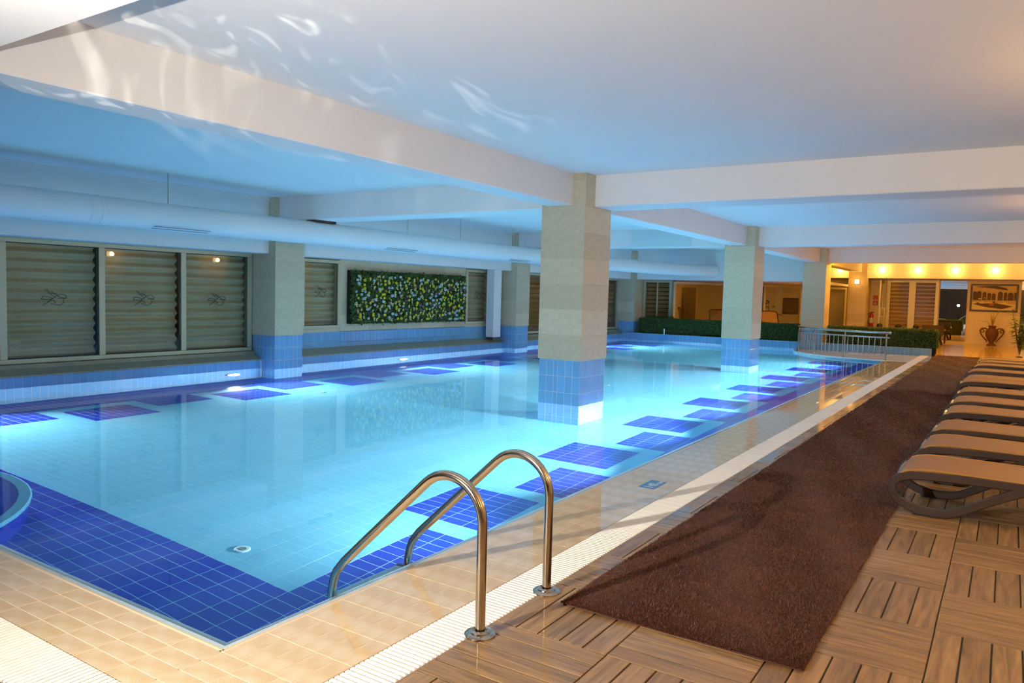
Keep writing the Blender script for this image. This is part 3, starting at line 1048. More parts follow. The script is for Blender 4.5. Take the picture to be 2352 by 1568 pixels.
# depth sign
t = thing('depth_sign', 'blue depth sign reading 140cm set in the beige tiles', 'sign', (-2.537, 6.207, ZE))
m = MB()
m.box(-2.611, -2.464, 6.057, 6.357, ZE - 0.004, ZE + 0.0015)
m.build('plate', M['sign_blue'], t)
for (txt, size, px, py) in (('140', 0.125, -2.490, 6.072), ('cm', 0.075, -2.490, 6.262)):
    fc = bpy.data.curves.new('lettering', 'FONT')
    fc.body = txt
    fc.size = size
    fc.extrude = 0.0004
    fc.offset = 0.0015
    fo = bpy.data.objects.new('lettering', fc)
    dg = None
    COL.objects.link(fo)
    me = bpy.data.meshes.new_from_object(fo.evaluated_get(bpy.context.evaluated_depsgraph_get()))
    bpy.data.objects.remove(fo)
    me.transform(Matrix.Rotation(PI / 2, 4, 'Z'))
    me.materials.clear()
    me.materials.append(M['sign_text'])
    w_ = max(v.co.y for v in me.vertices)
    tgt = 0.175 if txt == '140' else 0.085
    for v in me.vertices:
        v.co.y *= tgt / w_
    place(me, 'lettering', t, (px, py, ZE + 0.0021))

# ------------------------------------------------------------------ deck
MOD, QX, QY = 0.612, -2.062, 3.072
deck = struct('floor', 'wood look deck tiles laid in a basket pattern', 'floor', lambda m: (m.box(GR1 + 0.008, XR, YB, 27.62, -0.25, -0.006), m.box(-13.0, GR1 + 0.01, YB, FG0 - 0.01, -0.25, -0.006)), M['deck_base'])
sp = []
for i in range(0, 10):
    for j in range(-9, 41):
        x0, y0 = QX + MOD * i, QY + MOD * j
        if x0 > XR - 0.1 or y0 < YB or y0 > 27.5:
            continue
        if 0.2 < x0 - (-1.89) and x0 + MOD < -0.70 and y0 > 4.2:
            continue
        for k in range(5):
            o = MOD / 5 * (k + 0.5)
            ya = min(MOD, 27.62 - y0)
            if (i + j) % 2 == 0:
                sp.append(((x0 + o, y0 + ya / 2, -0.007), MOD / 5 - 0.008, ya - 0.005, 0.007, '+z', 0))
            elif y0 + o < 27.6:
                sp.append(((x0 + MOD / 2, y0 + o, -0.007), MOD - 0.005, MOD / 5 - 0.008, 0.007, '+z', 0))
for i in range(1, 12):
    for j in (-3, -4):
        x0, y0 = QX - MOD * i, QY + MOD * j
        if y0 + MOD > FG0:
            continue
        sp.append(((x0 + MOD / 2, y0 + MOD / 2, -0.007), MOD - 0.004, MOD - 0.004, 0.007, '+z', 0))
pieces(deck, 'plank', sp, M['plank'], 300, 0.0018)
fl2 = struct('floor', 'cream glazed floor tiles of the amber lit seating area', 'floor', lambda m: m.box(-13.0, XR, 27.62, YF, -0.25, -0.006), M['beige_base'])
sp = []
for i in range(int((XR + 13) / 0.6) + 1):
    for j in range(17):
        x0, y0 = -13.0 + 0.6 * i, 27.63 + 0.6 * j
        sp.append(((x0 + 0.3, y0 + 0.3, -0.007), 0.595, 0.595, 0.007, '+z', 0))
pieces(fl2, 'tile', sp, M['floor_tile'], 300)

# curved shallow platform with railing at the far right of the pool
pcx, pcy, pr = -2.9, 27.28, 3.2
t = thing('pool_platform', 'curved shallow wet platform at the far right end of the pool', 'platform', (pcx, pcy, -0.02), None, 'structure')
m = MB()
arc = [(pcx + pr * math.cos(a), pcy + pr * math.sin(a)) for a in np.linspace(PI, 1.5 * PI, 40)] + [(GR0 - 0.005, pcy - pr)]
poly = arc + [(GR0 - 0.005, pcy), ]
zt = -0.008
n = len(poly)
m.add([(x, y, zt) for x, y in poly] + [(x, y, PZ) for x, y in poly], [tuple(range(n))] + [(i + n, (i + 1) % n + n, (i + 1) % n, i) for i in range(n)])
m.build('slab', M['beige_base'], t)
m = MB()
for i in range(len(arc) - 1):
    (xa, ya), (xb, yb) = arc[i], arc[i + 1]
    sc = lambda x, y, d: (pcx + (x - pcx) * (1 + d / pr), pcy + (y - pcy) * (1 + d / pr)) if x <= pcx else (x, y - d)
    for (d0, z0, d1, z1) in ((0.004, -0.3, 0.03, -0.03), (0.03, -0.03, 0.0, zt + 0.003), (0.0, zt + 0.003, -0.05, zt + 0.003)):
        p0, p1 = sc(xa, ya, d0), sc(xb, yb, d0)
        q0, q1 = sc(xa, ya, d1), sc(xb, yb, d1)
        m.quad([(p0[0], p0[1], z0), (p1[0], p1[1], z0), (q1[0], q1[1], z1), (q0[0], q0[1], z1)])
m.build('rim', M['nosing'], t)
m = MB()
for i in range(len(arc) - 1):
    (xa, ya), (xb, yb) = arc[i], arc[i + 1]
    m.quad([(pcx + (xa - pcx) * 1.0015, pcy + (ya - pcy) * 1.0015, PZ), (pcx + (xb - pcx) * 1.0015, pcy + (yb - pcy) * 1.0015, PZ), (pcx + (xb - pcx) * 1.0015, pcy + (yb - pcy) * 1.0015, -0.03), (pcx + (xa - pcx) * 1.0015, pcy + (ya - pcy) * 1.0015, -0.03)])
m.build('drum_wall', M['tile_pool'], t)

t = thing('railing', 'curved stainless steel railing around the far pool platform', 'railing', (pcx, pcy, 0))
rr_ = 3.08


def rp(a, z, r=rr_):
    if a <= 1.5 * PI:
        return (pcx + r * math.cos(a), pcy + r * math.sin(a), z)
    return (pcx + (a - 1.5 * PI) * r, pcy - r, z)


A0, A1 = PI * 1.02, 1.5 * PI + 0.02
for (nm, z, r, a1) in (('handrail', 0.775, 0.032, A1 + 0.012), ('mid_rail', 0.635, 0.022, A1), ('bottom_rail', 0.105, 0.014, A1)):
    m = MB()
    m.tube([rp(a, z) for a in np.linspace(A0, a1, 44)], r, 10)
    m.build(nm, M['steel'], t, True)
m = MB()
NB = 30
bal = []
for k in range(NB):
    a = A0 + (A1 - A0) * (k + 0.5) / NB
    mb = MB()
    p = rp(a, 0.105)
    mb.tube([p, (p[0], p[1], 0.635)], 0.011, 6)
    mb.build('baluster', M['steel'], t, True)
for a in (A0 + 0.03, PI * 1.115, PI * 1.25, PI * 1.375, A1 - 0.03):
    mb = MB()
    p = rp(a, 0)
    mb.tube([(p[0], p[1], -0.01), (p[0], p[1], 0.775)], 0.02, 10)
    mb.lathe([(0.055, -0.008), (0.055, 0.008), (0.03, 0.02), (0.02, 0.03)], 14, (p[0], p[1], 0))
    mb.build('post', M['steel'], t, True)

# ------------------------------------------------------------------ grab rails of the pool ladder
def arc_pts(cx, cz, r, a0, a1, n):
    return [(cx + r * math.cos(a), cz + r * math.sin(a)) for a in np.linspace(a0, a1, n)]


t = thing('pool_ladder', 'stainless steel pool ladder with two arched grab rails at the near right edge', 'pool ladder', (-2.03, 3.2, 0))
for (yb, xb, dz) in ((2.895, -2.031, 0.0), (3.538, -2.043, 0.0)):
    R_ = 0.205
    pts = [(xb, 0.0), (xb, 0.2), (xb, 0.40), (xb, 0.535)]
    ccx, ccz = xb - R_, 0.535
    pts += arc_pts(ccx, ccz, R_, 0.12, 2.32, 14)
    ex, ez = pts[-1]
    tx, tz = -math.sin(2.32), math.cos(2.32)
    tx, tz = tx / math.hypot(tx, tz), tz / math.hypot(tx, tz)
    tx, tz = math.sin(2.32) * -1, math.cos(2.32)
    L_ = (ez - 0.12) / -tz
    for f in (0.25, 0.5, 0.75, 0.93):
        pts.append((ex + tx * L_ * f, ez + tz * L_ * f))
    fx, fz = ex + tx * L_, ez + tz * L_
    pts += [(fx - 0.012, fz - 0.025), (fx - 0.032, fz - 0.07), (fx - 0.045, fz - 0.13), (fx - 0.052, fz - 0.22), (fx - 0.052, fz - 0.6), (fx - 0.052, fz - 1.05)]
    m = MB()
    m.tube([(x, yb, z) for x, z in pts], 0.0245, 20)
    m.build('grab_rail', M['steel'], t, True)
    m = MB()
    m.lathe([(0.074, 0.0), (0.075, 0.008), (0.066, 0.015), (0.052, 0.017), (0.050, 0.023), (0.040, 0.028), (0.034, 0.028), (0.033, 0.02), (0.025, 0.02)], 36, (xb, yb, 0))
    m.build('base_flange', M['steel'], t, True)
    lx = fx - 0.052
for z in (-0.15, -0.43, -0.71, -0.99):
    m = MB()
    m.box(lx - 0.045, lx + 0.045, 2.925, 3.508, z - 0.02, z, c=0.006)
    for k in range(18):
        y = 2.96 + k * 0.03
        m.box(lx - 0.03 + 0.022 * (k % 2), lx - 0.018 + 0.022 * (k % 2), y, y + 0.016, z, z + 0.003)
    stp = m.build('step', M['steel'], t)
    for y in (2.93, 3.503):
        m = MB()
        m.box(lx - 0.05, lx + 0.05, y - 0.012, y + 0.012, z - 0.03, z + 0.012, c=0.004)
        m.build('step_bracket', M['rubber'], stp)

# ------------------------------------------------------------------ carpet runners
def runner(label, y0, y1, x0a, x1a, blades):
    t = thing('carpet_runner', label, 'carpet', ((x0a + x1a) / 2, (y0 + y1) / 2, 0), 'brown carpet runners')
    m = MB()
    nx, nyy = 10, int((y1 - y0) / 0.12)
    V = []
    for j in range(nyy + 1):
        for i in range(nx + 1):
            x = x0a + (x1a - x0a) * i / nx + (0.006 * math.sin(j * 1.3) if i in (0, nx) else 0)
            y = y0 + (y1 - y0) * j / nyy + (0.012 * math.sin(i * 2.1) if j in (0,) else 0)
            V.append((x, y, 0.013 + 0.002 * math.sin(j * 0.35 + i)))
    F = []
    w = nx + 1
    for j in range(nyy):
        for i in range(nx):
            F.append((j * w + i, j * w + i + 1, (j + 1) * w + i + 1, (j + 1) * w + i))
    m.add(V, F)
    m.box(x0a + 0.004, x1a - 0.004, y0 + 0.016, y1 - 0.004, 0.0, 0.011)
    m.build('backing', M['carpet'], t)
    if blades:
        n = blades
        r = RNG.random((n, 5))
        # denser towards the near end, where single tufts can be seen
        yy = y0 + 0.004 + (y1 - y0 - 0.01) * r[:, 1] ** 2.2
        xx = x0a - 0.004 + (x1a - x0a + 0.008) * r[:, 0]
        an = r[:, 2] * 2 * PI
        hh = 0.006 + 0.007 * r[:, 3]
        wv = 0.0016 + 0.0012 * (yy - y0) / 3
        lean = 0.008 * (r[:, 4] - 0.3)
        V = np.zeros((n, 3, 3))
        V[:, 0] = np.stack([xx - wv * np.cos(an), yy - wv * np.sin(an), np.full(n, 0.012)], 1)
        V[:, 1] = np.stack([xx + wv * np.cos(an), yy + wv * np.sin(an), np.full(n, 0.012)], 1)
        V[:, 2] = np.stack([xx + lean * np.sin(an), yy - lean * np.cos(an), 0.012 + hh], 1)
        me = bpy.data.meshes.new('pile')
        me.from_pydata(V.reshape(-1, 3), [], np.arange(3 * n).reshape(-1, 3))
        me.materials.append(M['pile'])
        o = place(me, 'pile', t)
        o['kind'] = 'stuff'


runner('long dark brown carpet runner on the wooden deck, nearer of the two', 3.43, 15.62, -1.89, -0.672, 170000)
runner('dark brown carpet runner on the wooden deck, farther of the two beyond the seam', 15.635, 27.75, -1.87, -0.70, 30000)

# ------------------------------------------------------------------ leaf clouds (hedges, flower panel)
def leaf_cloud(name, mat, parent, pts, nrm, size, jitter=0.9):
    n = len(pts)
    r = RNG.normal(size=(n, 3)) * jitter + nrm
    r /= np.linalg.norm(r, axis=1)[:, None]
    a = np.cross(r, RNG.normal(size=(n, 3)))
    a /= np.linalg.norm(a, axis=1)[:, None]
    b = np.cross(r, a)
    s = (size * (0.6 + 0.8 * RNG.random(n)))[:, None]
    V = np.stack([pts - a * s, pts - b * s * 0.45 + r * s * 0.12, pts + a * s, pts + b * s * 0.45 + r * s * 0.12], 1)
    me = bpy.data.meshes.new(name)
    me.from_pydata(V.reshape(-1, 3), [], np.arange(4 * n).reshape(-1, 4))
    me.materials.append(mat)
    o = place(me, name, parent)
    o['kind'] = 'stuff'
    return o


def box_surface(n, x0, x1, y0, y1, z0, z1, depth=0.04):
    P, Nn = [], []
    A = [((x1 - x0) * (z1 - z0), 1, -1), ((x1 - x0) * (y1 - y0), 2, 1), ((y1 - y0) * (z1 - z0), 0, 1), ((y1 - y0) * (z1 - z0), 0, -1)]
    tot = sum(a[0] for a in A)
    lo, hi = np.array([x0, y0, z0]), np.array([x1, y1, z1])
    for ar, ax, sg in A:
        k = int(n * ar / tot)
        p = lo + (hi - lo) * RNG.random((k, 3))
        p[:, ax] = (hi[ax] if sg > 0 else lo[ax]) + RNG.normal(size=k) * depth * 0.5 - sg * depth * 0.2
        q = np.zeros((k, 3))
        q[:, ax] = sg
        P.append(p)
        Nn.append(q)
    return np.concatenate(P), np.concatenate(Nn)


def hedge(label, x0, x1, y0, y1, z0, z1, n):
    t = thing('hedge', label, 'hedge', ((x0 + x1) / 2, (y0 + y1) / 2, z0), 'clipped green hedges')
    m = MB()
    m.box(x0 + 0.03, x1 - 0.03, y0 + 0.03, y1 - 0.03, 0.0, z1 - 0.03, c=0.04)
    m.build('hedge_core', M['leaf_core'], t)
    P, Nn = box_surface(n, x0, x1, y0, y1, z0 + 0.03, z1)
    leaf_cloud('foliage', M['leaf'], t, P, Nn, 0.019)


hedge('clipped green hedge on the far pool wall, left of the railing', -12.05, -6.07, 27.42, 27.84, 0.205, 0.80, 30000)
hedge('clipped green hedge on the far pool wall, behind and right of the railing', -5.15, -1.87, 27.42, 27.84, 0.205, 0.80, 17000)
t = thing('hedge', 'low dark hedge top behind the left end of the far hedge', 'hedge', (-11.3, 28.05, 0.0), 'clipped green hedges')
m = MB()
m.box(-12.0, -10.9, 28.0, 28.2, 0.0, 0.84, c=0.05)
m.build('hedge_core', M['leaf_core'], t)
P, Nn = box_surface(1800, -12.0, -10.9, 28.0, 28.2, 0.3, 0.86)
leaf_cloud('foliage', M['leaf'], t, P, Nn, 0.026)
t = thing('spray_nozzle', 'small white pipe stub at the foot of the far left hedge', 'nozzle', (-10.95, 27.33, 0.222))
m = MB()
m.tube([(-10.95, 27.325, 0.222), (-10.95, 27.325, 0.40)], 0.024, 10)
m.lathe([(0.032, 0.40), (0.032, 0.43), (0.012, 0.44)], 10, (-10.95, 27.325, 0))
m.build('pipe_stub', M['white_plastic'], t, True)

# ------------------------------------------------------------------ windows of the left wall with slatted blinds behind the glass
LOGO = [[(-45, 62), (-30, 50), (-12, 22), (8, -2)], [(-35, 34), (-10, 30), (15, 30)], [(62, -5), (40, -2), (20, 10), (0, 32), (-14, 48)][::-1],
        [(-62, -12), (-52, 6), (-25, 2), (-8, -6), (-20, -14), (-45, -14), (-62, -12)], [(-55, -60), (-30, -38), (0, 0), (22, 22), (48, 24), (62, 6), (52, -8), (30, -4), (20, -10)],
        [(-28, -30), (-4, -22), (6, -38), (-6, -52), (-14, -46)], [(4, -56), (28, -58), (46, -40), (44, -16)]]


def smooth_line(P, n=5):
    P = [np.array(q, float) for q in P]
    Q = [2 * P[0] - P[1]] + P + [2 * P[-1] - P[-2]]
    out = []
    for i in range(1, len(Q) - 2):
        for k in range(n):
            t = k / n
            a, b, c, d = Q[i - 1], Q[i], Q[i + 1], Q[i + 2]
            out.append(0.5 * (2 * b + (c - a) * t + (2 * a - 5 * b + 4 * c - d) * t * t + (3 * b - a - 3 * c + d) * t ** 3))
    out.append(P[-1])
    return out


def window(idx, label, bounds, z0, z1, slatmat, blind_label, group, x=XL, logo=True, split=None):
    t = thing('window_%d' % idx, label, 'window', (x, (bounds[0] + bounds[-1]) / 2, z0), None, 'structure')
    fw = 0.05
    for (nm, a, b) in (('head_rail', z1, z1 + 0.075), ('sill_rail', z0 - 0.075, z0)):
        m = MB()
        m.box(x - 0.05, x + 0.035, bounds[0] - fw, bounds[-1] + fw, a, b, c=0.006)
        m.build(nm, M['alu'], t)
    for i, yb in enumerate(bounds):
        m = MB()
        m.box(x - 0.05, x + 0.03, yb - fw, yb + fw, z0, z1, c=0.006)
        m.build('mullion', M['alu'], t)
    for a, b in zip(bounds[:-1], bounds[1:]):
        ya, yb = a + fw, b - fw
        m = MB()
        m.box(x - 0.018, x - 0.012, ya, yb, z0, z1)
        pane = m.build('pane', M['glass'], t)
        m = MB()
        for (p0, p1, q0, q1) in ((ya, yb, z1 - 0.012, z1), (ya, yb, z0, z0 + 0.012), (ya, ya + 0.012, z0, z1), (yb - 0.012, yb, z0, z1)):
            m.box(x - 0.011, x - 0.004, p0, p1, q0, q1)
        m.build('gasket', M['gasket'], pane)
        if logo:
            m = MB()
            cyy, czz = (ya + yb) / 2, (z0 + z1) / 2 + 0.06
            sc = min(1.0, (yb - ya) / 1.2)
            for st in LOGO:
                m.tube([(x - 0.0105, cyy + px * 0.0032 * sc, czz + pz * 0.0021) for px, pz in smooth_line(st)], 0.0045, 5)
            m.build('emblem', M['ink'], pane)
    bt = thing('slatted_blind', blind_label, 'blind', (x - 0.16, (bounds[0] + bounds[-1]) / 2, z0), group)
    pitch = 0.165
    k = 0
    segs = split or [(bounds[0], bounds[-1])]
    for (sa, sb) in segs:
        z = z1 + 0.03
        me = None
        while z > z0 - 0.1:
            if me is None:
                m = MB()
                prof = [(0.038 * math.cos(PI * q / 0.0825), q) for q in np.linspace(-0.084, 0.084, 13)] + [(-0.034, 0.07), (-0.034, -0.07)]
                A = [(px, sa + 0.01, pz) for px, pz in prof]
                B = [(px, sb - 0.01, pz) for px, pz in prof]
                nn = len(prof)
                m.add(A + B, [(i, (i + 1) % nn, nn + (i + 1) % nn, nn + i)[::-1] for i in range(nn)] + [tuple(range(nn)), tuple(range(2 * nn - 1, nn - 1, -1))])
                me = m.mesh('slat', slatmat, True)
            place(me, 'slat', bt, (x - 0.16, 0, z))
            z -= pitch
    m = MB()
    m.box(x - 0.27, x - 0.26, bounds[0], bounds[-1], z0 - 0.1, z1 + 0.1)
    m.build('backing', M['dark'], bt)


G_BL = 'slatted blinds behind the left windows'
window(1, 'row of big aluminium framed panes left of the flower panel', [2.45, 3.97, 5.5, 7.03, 8.56, 10.04], 0.395, 2.225, M['slat'], 'taupe slatted blind behind the big left panes', G_BL, split=[(2.45, 5.45), (5.55, 7.0), (7.07, 8.53), (8.6, 10.04)])
window(2, 'narrow pane between the wall column and the flower panel', [11.43, 12.52], 0.795, 2.205, M['slat'], 'taupe slatted blind in the narrow pane left of the flower panel', G_BL)
window(3, 'narrow pane between the flower panel and the downpipe', [17.45, 18.62], 0.795, 2.205, M['slat'], 'taupe slatted blind in the narrow pane right of the flower panel', G_BL)
window(4, 'row of tall panes beyond the second wall column', [19.75, 20.35, 21.9, 23.4, 24.9, 26.4, 27.38], 0.42, 2.225, M['slat_brown'], 'brown slatted blind beyond the second wall column', G_BL, logo=False)

t = thing('downpipe', 'square white downpipe beside the second wall column', 'pipe', (-12.72, 18.45, 0.30))
m = MB()
m.box(-12.86, -12.60, 18.26, 18.64, 0.33, 2.30, c=0.012)
m.build('casing', M['paint'], t)
m = MB()
m.box(-12.84, -12.62, 18.29, 18.61, 0.262, 0.335)
m.build('pipe_shoe', M['steel_dark'], t)

# ------------------------------------------------------------------ air duct
t = thing('air_duct', 'long round white air duct hung below the ceiling along the windows', 'air duct', (-11.4, 12, 2.70))
path = [(-11.4, -2.9, 2.70), (-11.4, 8.0, 2.70), (-11.4, 20.0, 2.70), (-11.33, 22.5, 2.69), (-11.0, 24.2, 2.68), (-10.45, 25.6, 2.66), (-9.8, 26.7, 2.64), (-9.35, 27.35, 2.63), (-9.2, 27.62, 2.63)]
m = MB()
m.tube(path, 0.222, 32)
m.build('duct_tube', M['duct'], t, True)
for y in [3.8 + 0.165 * k for k in range(46)]:
    m = MB()
    m.lathe([(0.2221, y - 0.004), (0.2236, y), (0.2221, y + 0.004)], 32, (-11.4, 0, 2.70), '-y', caps=False)
    for i, v in enumerate(m.v):
        m.v[i] = (v[0], -v[1], v[2])
    m.build('duct_ridge', M['duct'], t, True)
for y in (5.95, 6.1, 11.6, 13.9, 16.6):
    m = MB()
    m.lathe([(0.222, -0.02), (0.227, -0.012), (0.227, 0.012), (0.222, 0.02)], 32, (0, 0, 0), '-y', caps=False)
    m.v = [(v[0] - 11.4, y + v[1], v[2] + 2.70) for v in m.v]
    m.build('joint_band', M['duct'], t, True)
for y in (7.25, 13.05, 15.0, 17.4, 22.9):
    m = MB()
    xx = -11.4 if y < 22 else -11.26
    m.tube([(xx, y, 2.90), (xx, y, 3.42)], 0.008, 6)
    m.build('hanger_rod', M['alu'], t)
for y in (10.5, 19.3):
    m = MB()
    m.box(-11.52, -11.28, y - 0.28, y + 0.28, 2.915, 2.952)
    m.build('saddle_bracket', M['black_wood'], t)
for y in (6.9, 12.2, 17.0):
    for s_ in (-1, 1):
        m = MB()
        m.tube([(-11.4 + 0.14 + s_ * 0.035, y, 2.515 + 0.012 * s_), (-11.4 + 0.14 + s_ * 0.035, y + 1.0, 2.515 + 0.012 * s_)], 0.006, 5)
        m.build('slot_lip', M['steel_dark'], t)

# ------------------------------------------------------------------ flower panel
FY0, FY1, FZ0, FZ1 = 12.78, 17.24, 0.815, 2.075
t = thing('flower_wall_panel', 'rectangular green wall panel studded with yellow, white and purple flowers', 'wall panel', (XL, 15.0, FZ0))
m = MB()
m.box(XL, XL + 0.10, FY0, FY1, FZ0, FZ1, c=0.01)
m.build('backing_board', M['leaf_core'], t)
n = 16000
P = np.stack([np.full(n, XL + 0.105) + RNG.random(n) * 0.05, FY0 + (FY1 - FY0) * RNG.random(n), FZ0 + (FZ1 - FZ0) * RNG.random(n)], 1)
P[:, 2] += RNG.normal(size=n) * 0.012
leaf_cloud('foliage', M['leaf'], t, P, np.tile([1.0, 0, 0], (n, 1)), 0.030)


def flower_mesh(kind):
    m = MB()
    if kind == 'rose':
        m.lathe([(0.0, 0.0), (0.032, 0.008), (0.045, 0.028), (0.038, 0.048), (0.022, 0.056), (0.0, 0.05)], 8, (0, 0, 0), 'x')
        m.lathe([(0.02, 0.05), (0.03, 0.06), (0.012, 0.062)], 6, (0, 0, 0), 'x', caps=False)
        return m.mesh('flower', [M['fl_yellow'], M['fl_eye']], True)
    if kind == 'tulip':
        m.lathe([(0.0, 0.0), (0.036, 0.02), (0.042, 0.05), (0.030, 0.08), (0.018, 0.092), (0.0, 0.07)], 8, (0, 0, 0), 'x')
        return m.mesh('flower', M['fl_white'], True)
    if kind == 'cluster':
        for k in range(5):
            a = k * 2 * PI / 5
            r = 0.03 if k else 0.0
            m.lathe([(0.0, 0.0), (0.022, 0.012), (0.022, 0.026), (0.0, 0.038)], 6, (0.01 * (k % 2), r * math.cos(a), r * math.sin(a)), 'x')
        return m.mesh('flower', M['fl_cream'], True)
    if kind in ('star', 'daisy', 'magenta'):
        np_ = 6
        r0 = {'star': 0.042, 'daisy': 0.045, 'magenta': 0.036}[kind]
        V = [(0.03, 0, 0)]
        for k in range(np_ * 2):
            a = k * PI / np_
            r = r0 if k % 2 == 0 else r0 * 0.62
            V.append((0.04 if k % 2 == 0 else 0.032, r * math.cos(a), r * math.sin(a)))
        m.add(V, [(0, 1 + k, 1 + (k + 1) % (2 * np_)) for k in range(2 * np_)])
        m.lathe([(0.016, 0.034), (0.012, 0.046), (0.0, 0.048)], 6, (0, 0, 0), 'x', 1)
        return m.mesh('flower', [M[{'star': 'fl_purple', 'daisy': 'fl_yellow', 'magenta': 'fl_magenta'}[kind]], M['fl_eye' if kind != 'star' else 'fl_magenta']], False)


FM = {k: flower_mesh(k) for k in ('rose', 'tulip', 'cluster', 'star', 'daisy', 'magenta')}
kinds = ['rose'] * 22 + ['tulip'] * 13 + ['cluster'] * 34 + ['star'] * 12 + ['daisy'] * 11 + ['magenta'] * 8
spots = []
NYF, NZF = 32, 13
for i in range(NYF):
    for j in range(NZF):
        spots.append((FY0 + 0.14 + (FY1 - FY0 - 0.2) * (i + 0.5 + random.uniform(-.42, .42)) / NYF, FZ0 + 0.05 + (FZ1 - FZ0 - 0.16) * (j + 0.5 + random.uniform(-.42, .42)) / NZF))
random.shuffle(spots)
rest = {k: MB() for k in FM}
for q, (y, z) in enumerate(spots):
    kd = random.choice(kinds)
    tilt = Matrix.Rotation(random.uniform(-.5, .5), 4, 'Z') @ Matrix.Rotation(random.uniform(-.5, .5), 4, 'Y')
    s_ = random.uniform(0.74, 1.0)
    if q < 300:
        o = place(FM[kd], 'flower', t, (XL + 0.125, y, z))
        o.rotation_euler = tilt.to_euler()
        o.scale = (s_, s_, s_)
    else:
        me = FM[kd]
        n0 = len(rest[kd].v)
        for v in me.vertices:
            w = tilt @ (v.co * s_)
            rest[kd].v.append((w.x + XL + 0.125, w.y + y, w.z + z))
        for p in me.polygons:
            rest[kd].f.append(tuple(n0 + k for k in p.vertices))
            rest[kd].mi.append(p.material_index)
            rest[kd].uv.append(None)
big = MB()
allm = []
for kd, mb in rest.items():
    base = len(allm)
    allm += list(FM[kd].materials)
    n0 = len(big.v)
    big.v += mb.v
    for f, mi in zip(mb.f, mb.mi):
        big.f.append(tuple(n0 + k for k in f))
        big.mi.append(base + mi)
        big.uv.append(None)
o = big.build('flower', allm, t)
o['kind'] = 'stuff'

# ------------------------------------------------------------------ sun loungers
SIDE = [(1.30, .317), (1.10, .318), (.85, .319), (.55, .318), (.30, .312), (.16, .300), (.085, .275), (.045, .235), (.034, .19), (.046, .145), (.085, .098), (.15, .063), (.24, .038), (.33, .032), (.41, .038), (.48, .060), (.56, .105), (.68, .175), (.80, .240), (.93, .305)]
REAR = [(.98, .300), (1.14, .215), (1.30, .120), (1.42, .055), (1.52, .033), (1.62, .045), (1.70, .095), (1.735, .17), (1.72, .245), (1.66, .30), (1.56, .322), (1.28, .318)]


def sling_surface(m, pts, y0, y1, th=0.012, edge=0.02, ny=8, sag=0.01):
    n = len(pts)
    V = []
    for side in (0, 1):
        for (x, z) in pts:
            for j in range(ny + 1):
                f = j / ny
                dz = -sag * math.sin(PI * f) - (0.010 if j in (0, ny) else 0)
                V.append((x, y0 + (y1 - y0) * f, z + dz - side * th))
    w = ny + 1
    F = []
    for i in range(n - 1):
        for j in range(ny):
            a = i * w + j
            F.append((a, a + w, a + w + 1, a + 1))
            b = n * w + a
            F.append((b, b + 1, b + w + 1, b + w))
    for i in range(n - 1):
        for j in (0, ny):
            a = i * w + j
            b = n * w + a
            F.append((a, b, b + w, a + w) if j == 0 else (a, a + w, b + w, b))
    for i in (0, n - 1):
        for j in range(ny):
            a = i * w + j
            b = n * w + a
            F.append((a, a + 1, b + 1, b) if i == 0 else (a, b, b + 1, a + 1))
    m.add(V, F)


